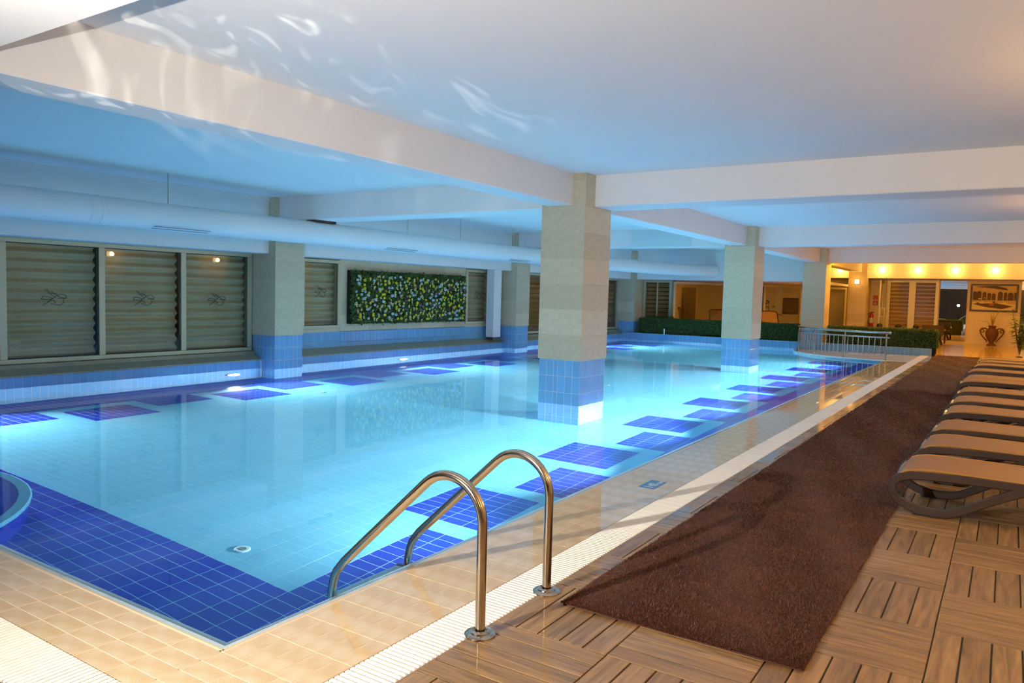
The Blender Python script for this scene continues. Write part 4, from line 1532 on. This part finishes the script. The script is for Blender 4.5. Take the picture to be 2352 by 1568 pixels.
def make_lounger(label, group, back=0.42, mats=('brown_plastic', 'sling'), bl=0.70):
    t = thing('sun_lounger', label, 'sun lounger', (0, 0, 0), group)
    wd_ = 0.72
    fm, sm = M[mats[0]], M[mats[1]]
    for y in (0.02, wd_ - 0.02):
        m = MB()
        m.tube([(x, y, z) for x, z in SIDE], 0.03, rect=(0.033, 0.020), side=(0, 0, 1))
        sfr = m.build('side_frame', fm, t, True)
        m = MB()
        m.tube([(x, y, z) for x, z in REAR], 0.03, rect=(0.032, 0.020), side=(0, 0, 1))
        rlf = m.build('rear_leg_frame', fm, t, True)
        for (xa, xb, pp) in ((.19, .33, sfr), (1.46, 1.58, rlf)):
            m = MB()
            m.box(xa, xb, y - 0.019, y + 0.019, 0.0, 0.03, c=0.004)
            m.build('foot_pad', M['rubber'], pp)
    m = MB()
    m.tube([(.075, 0.03, .262), (.07, wd_ / 2, .272), (.075, wd_ - 0.03, .262)], .03, rect=(.03, .022))
    m.build('front_rail', fm, t, True)
    for x, z in ((.62, .285), (1.12, .29)):
        m = MB()
        m.tube([(x, 0.03, z), (x, wd_ - 0.03, z)], .02, rect=(.016, .024))
        m.build('cross_bar', fm, t, True)
    m = MB()
    sling_surface(m, [(.075, .300), (.10, .326), (.14, .346), (.22, .362), (.34, .368), (.6, .364), (.9, .360), (1.15, .358), (1.24, .356)], .012, wd_ - .012)
    ssl = m.build('seat_sling', sm, t, True)
    for y in (.012, wd_ - .012):
        m = MB()
        m.tube([(x, y, z) for x, z in [(.10, .318), (.14, .338), (.22, .354), (.34, .360), (.6, .356), (.9, .352), (1.15, .350), (1.24, .348)]], .0075, 6)
        m.build('sling_piping', M['sling_edge'], ssl, True)
    m = MB()
    cb, sb = math.cos(back), math.sin(back)
    sling_surface(m, [(1.25 + d * cb, .357 + d * sb) for d in (0, .1, .25, .45, bl - .08)] + [(1.25 + (bl - .02) * cb - .015 * sb, .357 + (bl - .02) * sb)], .03, wd_ - .03)
    m.build('back_sling', sm, t, True)
    loop = [(1.24, .018, .335)] + [(1.24 + d * cb, .018, .335 + d * sb) for d in (.3, bl - .12)] + [(1.24 + (bl - .04) * cb, .05, .335 + (bl - .04) * sb), (1.24 + (bl - .01) * cb, .14, .335 + (bl - .01) * sb), (1.24 + bl * cb, wd_ / 2, .335 + bl * sb), (1.24 + (bl - .01) * cb, wd_ - .14, .335 + (bl - .01) * sb), (1.24 + (bl - .04) * cb, wd_ - .05, .335 + (bl - .04) * sb)] + [(1.24 + d * cb, wd_ - .018, .335 + d * sb) for d in (bl - .12, .3)] + [(1.24, wd_ - .018, .335)]
    m = MB()
    m.tube(loop, .022, 8)
    m.build('back_frame', fm, t, True)
    return t


LX = [(-0.735, 6.58), (-0.685, 7.85), (-0.68, 9.0), (-0.665, 10.5), (-0.665, 11.75), (-0.66, 13.17), (-0.70, 14.92), (-0.685, 15.69), (-0.69, 17.37), (-0.645, 19.1), (-0.62, 20.25), (-0.59, 21.27)]
ordn = ['nearest', 'second', 'third', 'fourth', 'fifth', 'sixth', 'seventh', 'eighth', 'ninth', 'tenth', 'eleventh', 'last']
g = 'tan sun loungers along the carpet'
proto = None
for k, (x, y) in enumerate(LX):
    if k == 0:
        lab = 'tan sun lounger with brown frame, nearest of the row beside the carpet'
        proto = make_lounger(lab, g)
        o = proto
    else:
        o = copy_tree(proto)
        o['label'] = ('tan sun lounger, %s from the near end of the row by the carpet' % ordn[k]) if k < 11 else 'tan sun lounger, last and farthest of the row by the carpet'
    o.location = (x, y, 0)
    o.rotation_euler = (0, 0, [0, .01, -.008, .012, 0, -.01, .015, -.01, .0, .012, -.01, 0.0][k])

# ------------------------------------------------------------------ diagonal glazing behind the far hedge, with the dim amber room behind it
GA, GB = np.array([-11.02, 28.25]), np.array([-6.05, 35.95])
gd = (GB - GA) / np.linalg.norm(GB - GA)
gn = np.array([gd[1], -gd[0]])
GLEN = float(np.linalg.norm(GB - GA))


def gp(s_, d, z):
    q = GA + gd * s_ + gn * d
    return (q[0], q[1], z)


def gbox(m, s0, s1, d0, d1, z0, z1):
    v = [gp(s0, d0, z0), gp(s1, d0, z0), gp(s1, d1, z0), gp(s0, d1, z0), gp(s0, d0, z1), gp(s1, d0, z1), gp(s1, d1, z1), gp(s0, d1, z1)]
    m.add(v, [(0, 1, 2, 3), (7, 6, 5, 4), (4, 5, 1, 0), (5, 6, 2, 1), (6, 7, 3, 2), (7, 4, 0, 3)])


t = thing('window_5', 'slanting glazed partition behind the hedge with the amber lit room beyond', 'window', (GA[0], GA[1], 0), None, 'structure')
MU = [0.05, 2.6, 4.55, 6.55, GLEN - 0.06]
for s_ in MU:
    m = MB()
    gbox(m, s_ - 0.05, s_ + 0.05, -0.04, 0.05, 0, 2.2)
    m.build('mullion', M['alu'], t)
for (nm, z0, z1) in (('head_rail', 2.17, 2.26), ('sill_rail', 0.0, 0.1)):
    m = MB()
    gbox(m, 0, GLEN, -0.045, 0.055, z0, z1)
    m.build(nm, M['alu'], t)
for a, b in zip(MU[:-1], MU[1:]):
    m = MB()
    gbox(m, a + 0.05, b - 0.05, -0.004, 0.004, 0.1, 2.17)
    m.build('pane', M['glass'], t)
struct('soffit', 'amber lit soffit above the slanting glazed partition', 'soffit', lambda m: m.box(-13.0, -5.99, 28.15, 36.3, 2.30, 2.40), M['paint'])
# window with brown shutters in the far left corner
t = thing('window_6', 'two-leaf window with brown slats in the far left corner behind the hedge', 'window', (-12.0, 28.3, 0), None, 'structure')
for x in (-12.22, -11.67, -11.12):
    m = MB()
    m.box(x - (0.06 if x != -11.67 else 0.025), x + (0.06 if x != -11.67 else 0.025), 28.25, 28.34, 0.0, 2.22)
    m.build('mullion', M['alu'], t)
m = MB()
m.box(-12.28, -11.05, 28.24, 28.34, 2.20, 2.29)
m.build('head_rail', M['alu'], t)
m = MB()
m.box(-12.2, -11.1, 28.28, 28.29, 0.0, 2.2)
m.build('pane', M['glass'], t)
bt = thing('slatted_blind', 'brown slatted blind in the far left corner window', 'blind', (-11.67, 28.42, 0))
me = None
for k in range(13):
    if me is None:
        m = MB()
        m.box(-12.2, -11.1, -0.012, 0.012, -0.062, 0.062, c=0.008)
        me = m.mesh('slat', M['slat_brown'])
    place(me, 'slat', bt, (0, 28.42, 0.12 + 0.165 * k))
m = MB()
m.box(-12.3, -11.0, 28.47, 28.49, 0, 2.3)
m.build('backing', M['wood_brown'], bt)
# back room walls
struct('wall_inner', 'dim amber wall of the room behind the slanting glazing', 'wall', lambda m: (m.box(-13.0, -9.9, 36.6, 36.7, 0, 2.3), m.box(-13.02, -12.95, 28.5, 36.7, 0, 2.3), m.box(-9.9, -5.99, 36.95, 37.0, 0, 2.3)), M['paint_wall'])
t = thing('door_1', 'tall dark door seen through the left glass pane behind the hedge', 'door', (-12.2, 34.6, 0), None, 'structure')
m = MB()
m.box(-12.94, -12.86, 34.3, 36.0, 0, 2.12, c=0.01)
m.build('door_leaf', M['black_wood'], t)
m = MB()
m.box(-12.86, -12.82, 34.42, 34.48, 0.95, 1.1, c=0.004)
m.build('handle', M['steel'], t)

t = thing('wooden_chair', 'slatted wooden chair seen through the left glass pane behind the hedge', 'chair', (-11.9, 32.2, 0))
for (dx, dy) in ((-.2, -.2), (.2, -.2), (-.2, .2), (.2, .2)):
    m = MB()
    m.tube([(-11.9 + dx, 32.2 + dy, 0), (-11.9 + dx * .92, 32.2 + dy * .92, .44)], .02, 8)
    m.build('leg', M['wood_brown'], t)
m = MB()
m.box(-12.13, -11.67, 31.97, 32.43, .44, .475, c=.008)
m.build('seat', M['wood_brown'], t)
for k in range(5):
    m = MB()
    m.tube([(-12.1, 32.02 + k * .09, .47), (-12.2, 32.02 + k * .09, 1.15)], .012, 6)
    m.build('back_spindle', M['wood_brown'], t)
m = MB()
m.box(-12.23, -12.18, 31.98, 32.42, 1.12, 1.22, c=.01)
m.build('top_rail', M['wood_brown'], t)


def pot_plant(name, label, cat, x, y, leafn, h, mat, pot='terracotta', lw=0.05, ll=0.28):
    t = thing(name, label, cat, (x, y, 0))
    m = MB()
    m.lathe([(.13, 0), (.18, .28), (.20, .30), (.19, .32), (.16, .32), (.15, .29), (0, .29)], 18, (x, y, 0))
    m.build('pot', M[pot], t, True)
    for k in range(leafn):
        a = random.random() * 2 * PI
        r = random.uniform(.05, .35)
        z1 = .3 + h * random.uniform(.45, 1)
        bx, by = x + r * math.cos(a), y + r * math.sin(a)
        mb = MB()
        mb.tube([(x, y, .28), (x + r * .4 * math.cos(a), y + r * .4 * math.sin(a), .3 + (z1 - .3) * .6), (bx, by, z1)], [.008, .006, .003], 5, 1)
        L_ = ll * random.uniform(.7, 1.2)
        dv = np.array([math.cos(a), math.sin(a), random.uniform(-.2, .5)])
        dv /= np.linalg.norm(dv)
        sv = np.cross(dv, (0, 0, 1))
        p0 = np.array([bx, by, z1])
        mb.add([p0, p0 + dv * L_ * .5 + sv * lw + (0, 0, .02), p0 + dv * L_ + (0, 0, -.03), p0 + dv * L_ * .5 - sv * lw + (0, 0, .02), p0 + dv * L_ * .5 + (0, 0, .035)], [(0, 1, 4), (1, 2, 4), (2, 3, 4), (3, 0, 4)], 0)
        mb.build('leaf', [mat, M['stem']], t)
    return t


pot_plant('potted_plant', 'broad leaved potted plant behind the slanting glass partition', 'plant', -9.1, 35.2, 14, 1.35, M['leaf'], lw=.09, ll=.42)
pot_plant('potted_plant', 'thin dry plant in a pot behind the glass, left of the middle column', 'plant', -10.35, 32.6, 16, .85, M['dry'], lw=.012, ll=.25)

t = thing('wall_picture', 'dark framed picture on the dim wall behind the glass', 'picture', (-8.2, 36.9, 1.5))
m = MB()
m.box(-8.95, -7.6, 36.9, 36.95, 1.0, 1.75, c=.01)
m.build('frame', M['black_wood'], t)
m = MB()
m.box(-8.88, -7.67, 36.893, 36.905, 1.07, 1.68)
m.build('picture_sheet', M['canvas_dark'], t)

# reclined loungers between hedge and glazing
lg = make_lounger('tan sun lounger with raised back, left one behind the hedge beside the railing', 'reclined loungers behind the hedge', 1.2, bl=0.92)
lg.location = (-7.55, 29.35, 0)
lg.rotation_euler = (0, 0, math.radians(128))
for i, (x, y, a, lab) in enumerate(((-6.72, 29.68, 128, 'tan sun lounger with raised back, right one behind the hedge beside the railing'), (-8.6, 29.1, 128, 'tan sun lounger with raised back, half hidden behind the middle column'))):
    c = copy_tree(lg)
    c['label'] = lab
    c.location = (x, y, 0)
    c.rotation_euler = (0, 0, math.radians(a))
dl = make_lounger('dark brown sun lounger with raised back behind the glass, left of the middle column', None, 1.15, ('brown_plastic', 'brown_plastic'), bl=0.9)
dl.location = (-9.85, 31.2, 0)
dl.rotation_euler = (0, 0, math.radians(60))

# ------------------------------------------------------------------ amber seating area at the far right
def wall_lamp(p, label):
    t = thing('wall_lamp', label, 'lamp', (p[0], p[1] + 0.16, p[2]), 'round wall lamps on the far beam')
    m = MB()
    m.lathe([(.085, -.0), (.09, .015), (.07, .03), (.0, .035)], 18, (p[0], p[1] + 0.16, p[2]), '-y')
    m.build('back_plate', M['alu'], t, True)
    m = MB()
    m.lathe([(.04, .03), (.085, .06), (.10, .10), (.085, .145), (.045, .175), (0, .182)], 18, (p[0], p[1] + 0.16, p[2]), '-y')
    m.build('globe', M['bulb'], t, True)


lab6 = ['leftmost glowing round wall lamp, on the far beam behind the beam stub', 'second glowing round wall lamp from the left on the far beam', 'third glowing round wall lamp from the left on the far beam', 'glowing round wall lamp on the far beam above the mirror', 'glowing round wall lamp on the far beam above the framed picture', 'round wall lamp on the far beam right of the framed picture', 'rightmost round wall lamp on the far beam, out of view']
for p, lb in zip(FAR_LAMPS, lab6[:6]):
    wall_lamp((p[0], p[1], p[2]), lb)
t = thing('column_lamp', 'small square glowing lamp on the amber lit stone column', 'lamp', (-5.64, 36.0, 2.53))
m = MB()
m.box(-5.74, -5.54, 35.975, 36.0, 2.42, 2.64, c=.006)
m.build('back_plate', M['alu'], t)
m = MB()
m.box(-5.72, -5.56, 35.93, 35.975, 2.44, 2.62, c=.012)
m.build('diffuser', M['bulb'], t)

# louvred sliding doors
YW = YF - 0.01
def louvre(label, x0, x1, group):
    t = thing('louvred_door', label, 'door', ((x0 + x1) / 2, YW - 0.06, 0), group)
    for (a, b, c_, d) in ((x0, x0 + .13, 0, 2.72), (x1 - .13, x1, 0, 2.72), (x0 + .131, x1 - .131, 2.55, 2.70), (x0 + .131, x1 - .131, 0, .14)):
        m = MB()
        m.box(a, b, YW - .10, YW - .02, c_, d, c=.006)
        m.build('stile' if b - a < .2 else 'door_rail', M['alu'], t)
    z = .2
    me = None
    while z < 2.52:
        if me is None:
            m = MB()
            m.add([(x0 + .13, -.03, -.05), (x1 - .13, -.03, -.05), (x1 - .13, .02, .045), (x0 + .13, .02, .045), (x0 + .13, -.018, -.055), (x1 - .13, -.018, -.055), (x1 - .13, .032, .04), (x0 + .13, .032, .04)], [(0, 1, 2, 3), (7, 6, 5, 4), (0, 4, 5, 1), (3, 2, 6, 7)])
            me = m.mesh('slat', M['slat_brown'])
        place(me, 'slat', t, (0, YW - .03, z))
        z += .165
    m = MB()
    m.box(x0 + .13, x1 - .13, YW - .085, YW - .08, .14, 2.55)
    m.build('pane', M['glass'], t)


louvre('left leaf of the slatted glass doors on the far wall', -4.62, -3.62, 'slatted doors on the far wall')
louvre('right leaf of the slatted glass doors on the far wall, next to the mirror', -3.62, -2.60, 'slatted doors on the far wall')
t = thing('door_leaf', 'open glass door leaf with a square handle beside the fire extinguisher', 'door', (-4.75, 37.0, 0))
for (a, b, c_, d) in ((0, .10, 0, 2.62), (.85, .95, 0, 2.62), (.101, .849, 2.5, 2.61), (.101, .849, 0, .12)):
    m = MB()
    m.box(-4.80, -4.74, 36.55 + a, 36.55 + b, c_, d, c=.006)
    m.build('frame_bar', M['alu'], t)
m = MB()
m.box(-4.775, -4.765, 36.65, 37.4, .12, 2.5)
m.build('pane', M['glass'], t)
m = MB()
for (a, b, c_, d) in ((.031, .169, 1.02, 1.06), (.031, .169, 1.38, 1.42), (0, .03, 1.02, 1.42), (.17, .2, 1.02, 1.42)):
    m.box(-4.74 + a, -4.74 + b, 36.57, 36.62, c_, d)
m.build('handle', M['alu'], t)

t = thing('mirror', 'tall frameless mirror panel with a starry flash reflection on the far wall', 'mirror', (-2.05, YW - .03, 1.35))
m = MB()
m.box(-.50, .50, -.012, .012, -1.25, 1.32, c=.004)
o = m.build('mirror_glass', M['mirror'], t, loc=(-2.05, YW - .03, 1.35))
o.rotation_euler = (0, 0, math.radians(0.62))
t = thing('mirror', 'mirror panel right of the framed picture on the far wall', 'mirror', (.85, YW - .03, 1.35))
m = MB()
m.box(.36, 1.4, YW - .04, YW - .015, .1, 2.67, c=.004)
m.build('mirror_glass', M['mirror'], t)

t = thing('framed_painting', 'black framed painting of an arcade with figures on the far wall', 'painting', (-.59, YW - .03, 1.96))
m = MB()
for (a, b, c_, d) in ((-1.369, .189, 2.47, 2.53), (-1.369, .189, 1.38, 1.45), (-1.44, -1.37, 1.38, 2.53), (.19, .26, 1.38, 2.53)):
    m.box(a, b, YW - .05, YW, c_, d, c=.008)
m.build('frame', M['black_wood'], t)
m = MB()
yq = YW - .012
m.quad([(-1.37, yq, 1.45), (.19, yq, 1.45), (.19, yq, 2.47), (-1.37, yq, 2.47)], 0)
yq -= .001
m.quad([(-1.37, yq, 2.28), (-.6, yq, 2.2), (.19, yq, 2.25), (.19, yq, 2.47), (-1.37, yq, 2.47)], 1)
yq -= .001
m.quad([(-1.3, yq, 2.42), (-.7, yq, 2.36), (-.1, yq, 2.28), (-.15, yq, 2.36), (-.5, yq, 2.46)], 2)
for (cx_, w_, h_) in ((-1.27, .07, 2.22), (-1.12, .08, 2.24), (-.93, .07, 2.20), (-.76, .07, 2.17), (-.60, .07, 2.15), (-.37, .09, 2.22), (-.19, .06, 2.2), (-.01, .10, 2.2), (.15, .04, 2.2)):
    pts = [(cx_ - w_, 1.86), (cx_ + w_, 1.86)] + [(cx_ + w_ * math.cos(a), h_ - w_ + w_ * math.sin(a)) for a in np.linspace(0, PI, 9)]
    m.quad([(x, yq, z) for x, z in pts], 2)
yq -= .001
m.quad([(-1.37, yq, 1.45), (.19, yq, 1.45), (.19, yq, 1.72), (-1.37, yq, 1.80)], 3)
yq -= .001
m.quad([(-1.37, yq, 1.70), (-.5, yq, 1.74), (.1, yq, 1.62), (-.3, yq, 1.50), (-.9, yq, 1.58)], 2)
for (cx_, cz_, r_, mi) in ((-.66, 1.68, .09, 4), (-.58, 1.78, .06, 2), (-1.0, 1.76, .08, 3), (-.2, 1.74, .07, 3), (-1.15, 1.72, .06, 2), (-1.1, 1.92, .05, 3), (-1.06, 1.92, .03, 3), (-.92, 1.95, .03, 3)):
    m.quad([(cx_ + r_ * math.cos(a), yq - .001, cz_ + r_ * .6 * math.sin(a)) for a in np.linspace(0, 2 * PI, 10)[:-1]], mi)
m.build('canvas', [M['canvas'], M['canvas_sky'], M['canvas_dark'], M['canvas_pale'], M['canvas_red']], t)

# amphora with scroll handles and dry stems
vx, vy = -.57, 37.05
t = thing('amphora', 'brown two handled urn with dry stems standing under the framed painting', 'urn', (vx, vy, 0))
m = MB()
m.lathe([(.17, 0), (.175, .03), (.10, .07), (.085, .11), (.10, .16), (.17, .26), (.22, .40), (.235, .52), (.22, .60), (.16, .66), (.125, .70), (.12, .76), (.15, .79), (.15, .81), (.12, .81), (.10, .74), (0, .70)], 26, (vx, vy, 0))
m.build('body', M['terracotta'], t, True)
for s_ in (-1, 1):
    m = MB()
    pts = [(.15, .64), (.24, .70), (.36, .69), (.42, .60), (.40, .50), (.32, .36), (.22, .24), (.16, .17), (.19, .12)]
    m.tube([(vx + s_ * x, vy, z) for x, z in pts], [.025, .028, .03, .03, .028, .026, .024, .02, .014], 8)
    m.tube([(vx + s_ * x, vy, z) for x, z in [(.39, .62), (.33, .64), (.28, .60), (.29, .54), (.34, .53), (.36, .57)]], [.022, .024, .025, .024, .02, .014], 8)
    m.build('handle', M['terracotta'], t, True)
for k, (dx, h_) in enumerate(((-.16, .72), (.2, .66), (-.05, .45), (.05, .5), (.1, .42), (-.5, .36), (-.12, .38), (.26, .75), (0, .55))):
    m = MB()
    m.tube([(vx, vy, .72), (vx + dx * .35, vy - .02, .74 + h_ * .6), (vx + dx, vy - .03 * (k % 3), .78 + h_ * (1 if abs(dx) < .4 else .62))], [.012, .009, .004], 5)
    m.build('dry_stem', M['dry'], t)

# bamboo-like plant at the right edge
bx_, by_ = .33, 29.25
t = thing('bamboo_plant', 'leafy bamboo plant standing at the right edge behind the loungers', 'plant', (bx_, by_, 0))
m = MB()
m.lathe([(.10, 0), (.08, .03), (0, .05)], 14, (bx_, by_, 0))
m.build('root_mound', M['stem'], t, True)
for k in range(8):
    a = random.random() * 2 * PI
    r = random.uniform(.02, .30)
    h_ = random.uniform(.9, 1.5) if k else 1.55
    ex_, ey_ = bx_ + r * math.cos(a) - (.22 if k == 0 else 0), by_ + r * math.sin(a)
    m = MB()
    m.tube([(bx_, by_, .08), (bx_ + (ex_ - bx_) * .5, by_ + (ey_ - by_) * .5, h_ * .5), (ex_, ey_, h_)], [.014, .011, .005], 6)
    m.build('cane', M['stem'], t)
    for q in range(30):
        f = random.uniform(.3, 1)
        p0 = np.array([bx_ + (ex_ - bx_) * f, by_ + (ey_ - by_) * f, h_ * f])
        b_ = random.random() * 2 * PI
        dv = np.array([math.cos(b_), math.sin(b_), random.uniform(-.5, .6)])
        dv /= np.linalg.norm(dv)
        L_ = random.uniform(.2, .34)
        sv = np.cross(dv, (0, 0, 1)) * .032
        mb = MB()
        mb.add([p0, p0 + dv * L_ * .45 + sv, p0 + dv * L_ - (0, 0, .03), p0 + dv * L_ * .45 - sv, p0 + dv * L_ * .45 + (0, 0, .008)], [(0, 1, 4), (1, 2, 4), (2, 3, 4), (3, 0, 4)])
        mb.build('leaf', M['leaf_plant'], t)

# fire extinguisher and its two red signs
ex_, ey_ = -5.20, YW - .12
t = thing('fire_extinguisher', 'red fire extinguisher with black hose on the far wall by the glass door', 'fire extinguisher', (ex_, ey_, .85))
m = MB()
m.lathe([(.0, .55), (.085, .55), (.09, .58), (.09, 1.05), (.07, 1.12), (.03, 1.15), (.03, 1.2), (0, 1.2)], 18, (ex_, ey_, 0))
m.build('cylinder', M['red'], t, True)
m = MB()
m.lathe([(.0915, .72), (.0915, .95)], 12, (ex_, ey_, 0), caps=False, a0=-2.8, a1=-.3)
m.build('label_sheet', M['white_label'], t)
m = MB()
m.box(ex_ - .03, ex_ + .09, ey_ - .02, ey_ + .02, 1.18, 1.22, c=.005)
m.build('valve_lever', M['rubber'], t)
m = MB()
m.tube([(ex_ - .03, ey_, 1.18), (ex_ - .11, ey_, 1.16), (ex_ - .15, ey_, 1.05), (ex_ - .15, ey_, .85), (ex_ - .13, ey_, .68)], .014, 8)
m.build('hose', M['rubber'], t, True)
for (z, lb) in ((1.86, 'upper red square safety sign above the fire extinguisher'), (1.62, 'lower red square safety sign above the fire extinguisher')):
    t = thing('safety_sign', lb, 'sign', (-5.07, YW - .01, z), 'red safety signs')
    m = MB()
    m.box(-5.18, -4.98, YW - .012, YW, z - .10, z + .10)
    m.build('plate', M['red'], t)
    m = MB()
    if z > 1.7:
        m.tube([(-5.08 + .05 * math.cos(a), YW - .014, z + .045 * math.sin(a)) for a in np.linspace(.6, 5.2, 14)], .007, 5)
        m.box(-5.13, -5.04, YW - .0145, YW - .012, z - .075, z - .06)
    else:
        m.box(-5.12, -5.08, YW - .0145, YW - .012, z - .06, z + .04)
        m.tube([(-5.08, YW - .014, z + .05), (-5.05, YW - .014, z + .03), (-5.045, YW - .014, z - .02)], .006, 5)
        m.quad([(-5.06, YW - .0145, z - .06), (-5.03, YW - .0145, z - .06), (-5.045, YW - .0145, z - .01)])
    m.build('pictogram', M['white_label'], t)

# dark lounge armchair and wicker stools half hidden by the hedge
t = thing('lounge_chair', 'dark woven lounge armchair by the end of the hedge', 'armchair', (-2.35, 35.1, 0))
ox, oy = -2.55, 35.0
for (dx, dy, l) in ((-.3, -.3, .3), (.33, -.3, .42), (-.3, .3, .3), (.33, .3, .42)):
    m = MB()
    m.tube([(ox + dx, oy + dy, 0), (ox + dx * .75, oy + dy * .9, .22), (ox + dx * .8, oy + dy, .40)], .025, 8)
    m.build('leg', M['black_wood'], t, True)
m = MB()
m.box(ox - .36, ox + .36, oy - .36, oy + .36, .36, .46, c=.03)
m.build('seat', M['wicker'], t, True)
m = MB()
m.add([(ox - .40, oy - .32, .44), (ox + .40, oy - .32, .44), (ox + .40, oy - .26, .44), (ox - .40, oy - .26, .44), (ox - .36, oy - .42, .80), (ox + .38, oy - .42, .80), (ox + .38, oy - .36, .80), (ox - .36, oy - .36, .80)], [(3, 2, 1, 0), (4, 5, 6, 7), (0, 1, 5, 4), (1, 2, 6, 5), (2, 3, 7, 6), (3, 0, 4, 7)])
m.build('backrest', M['wicker'], t)
for s_ in (-1, 1):
    m = MB()
    m.tube([(ox + s_ * .38, oy - .32, .60), (ox + s_ * .40, oy + .1, .60), (ox + s_ * .40, oy + .34, .56), (ox + s_ * .40, oy + .36, .05)], .03, 8)
    m.build('armrest', M['black_wood'], t, True)
for k, (x, y) in enumerate(((-4.55, 35.2), (-3.85, 35.2), (-3.2, 35.3))):
    t = thing('round_stool', ('round dark stool top peeping over the hedge by the open glass door', 'round dark stool top peeping over the hedge in front of the left slatted door', 'round dark stool top peeping over the hedge in front of the right slatted door')[k], 'stool', (x, y, 0), 'round dark stools')
    m = MB()
    m.lathe([(.0, .62), (.10, .63), (.12, .68), (.10, .74), (.05, .77), (0, .775)], 14, (x, y, 0))
    m.build('seat', M['black_wood'], t, True)
    for q in range(3):
        a = q * 2 * PI / 3
        m = MB()
        m.tube([(x + .2 * math.cos(a), y + .2 * math.sin(a), 0), (x + .04 * math.cos(a), y + .04 * math.sin(a), .64)], .014, 6)
        m.build('leg', M['black_wood'], t)

# ------------------------------------------------------------------ right wall sconces and the flash on its stand (behind the viewer, seen only in reflections)
SCL = ['amber wall sconce behind the viewer on the right wall', 'amber wall sconce on the right wall beside the viewer', 'amber wall sconce on the right wall by the nearest lounger, lighting the ceiling', 'amber wall sconce on the right wall before the first cross beam', 'amber wall sconce reflected in the middle big left window pane', 'amber wall sconce reflected in the big left pane by the wall column', 'amber wall sconce on the right wall farthest from the viewer']
for k, p in enumerate(SCONCES):
    t = thing('wall_sconce', SCL[k], 'lamp', p, 'amber sconces on the right wall')
    m = MB()
    m.box(XR - .03, XR, p[1] - .08, p[1] + .08, p[2] - .12, p[2] + .12, c=.008)
    m.build('back_plate', M['alu'], t)
    m = MB()
    m.lathe([(.05, -.10), (.085, -.04), (.09, .02), (.07, .08), (.04, .10)], 16, (XR - .12, p[1], p[2]))
    m.build('shade', M['bulb'], t, True)
t = thing('flash_unit', 'photo flash on a light stand behind the viewer, seen only in the far mirror', 'flash', (FLASH[0], FLASH[1] - .2, 0))
m = MB()
m.box(FLASH[0] - .09, FLASH[0] + .09, FLASH[1] - .36, FLASH[1] - .14, 1.50, 1.64, c=.01)
m.build('housing', M['rubber'], t)
m = MB()
m.lathe([(.09, .135), (.10, .10), (.0, .12)], 20, (FLASH[0], FLASH[1], FLASH[2]), '-y')
m.build('reflector', M['flash'], t)
m = MB()
m.tube([(FLASH[0], FLASH[1] - .25, 1.52), (FLASH[0], FLASH[1] - .25, .35)], .014, 8)
m.build('stand_pole', M['rubber'], t)
for q in range(3):
    a = q * 2 * PI / 3 + .5
    m = MB()
    m.tube([(FLASH[0], FLASH[1] - .25, .5), (FLASH[0] + .4 * math.cos(a), FLASH[1] - .25 + .4 * math.sin(a), .012)], .011, 6)
    m.build('leg', M['rubber'], t)
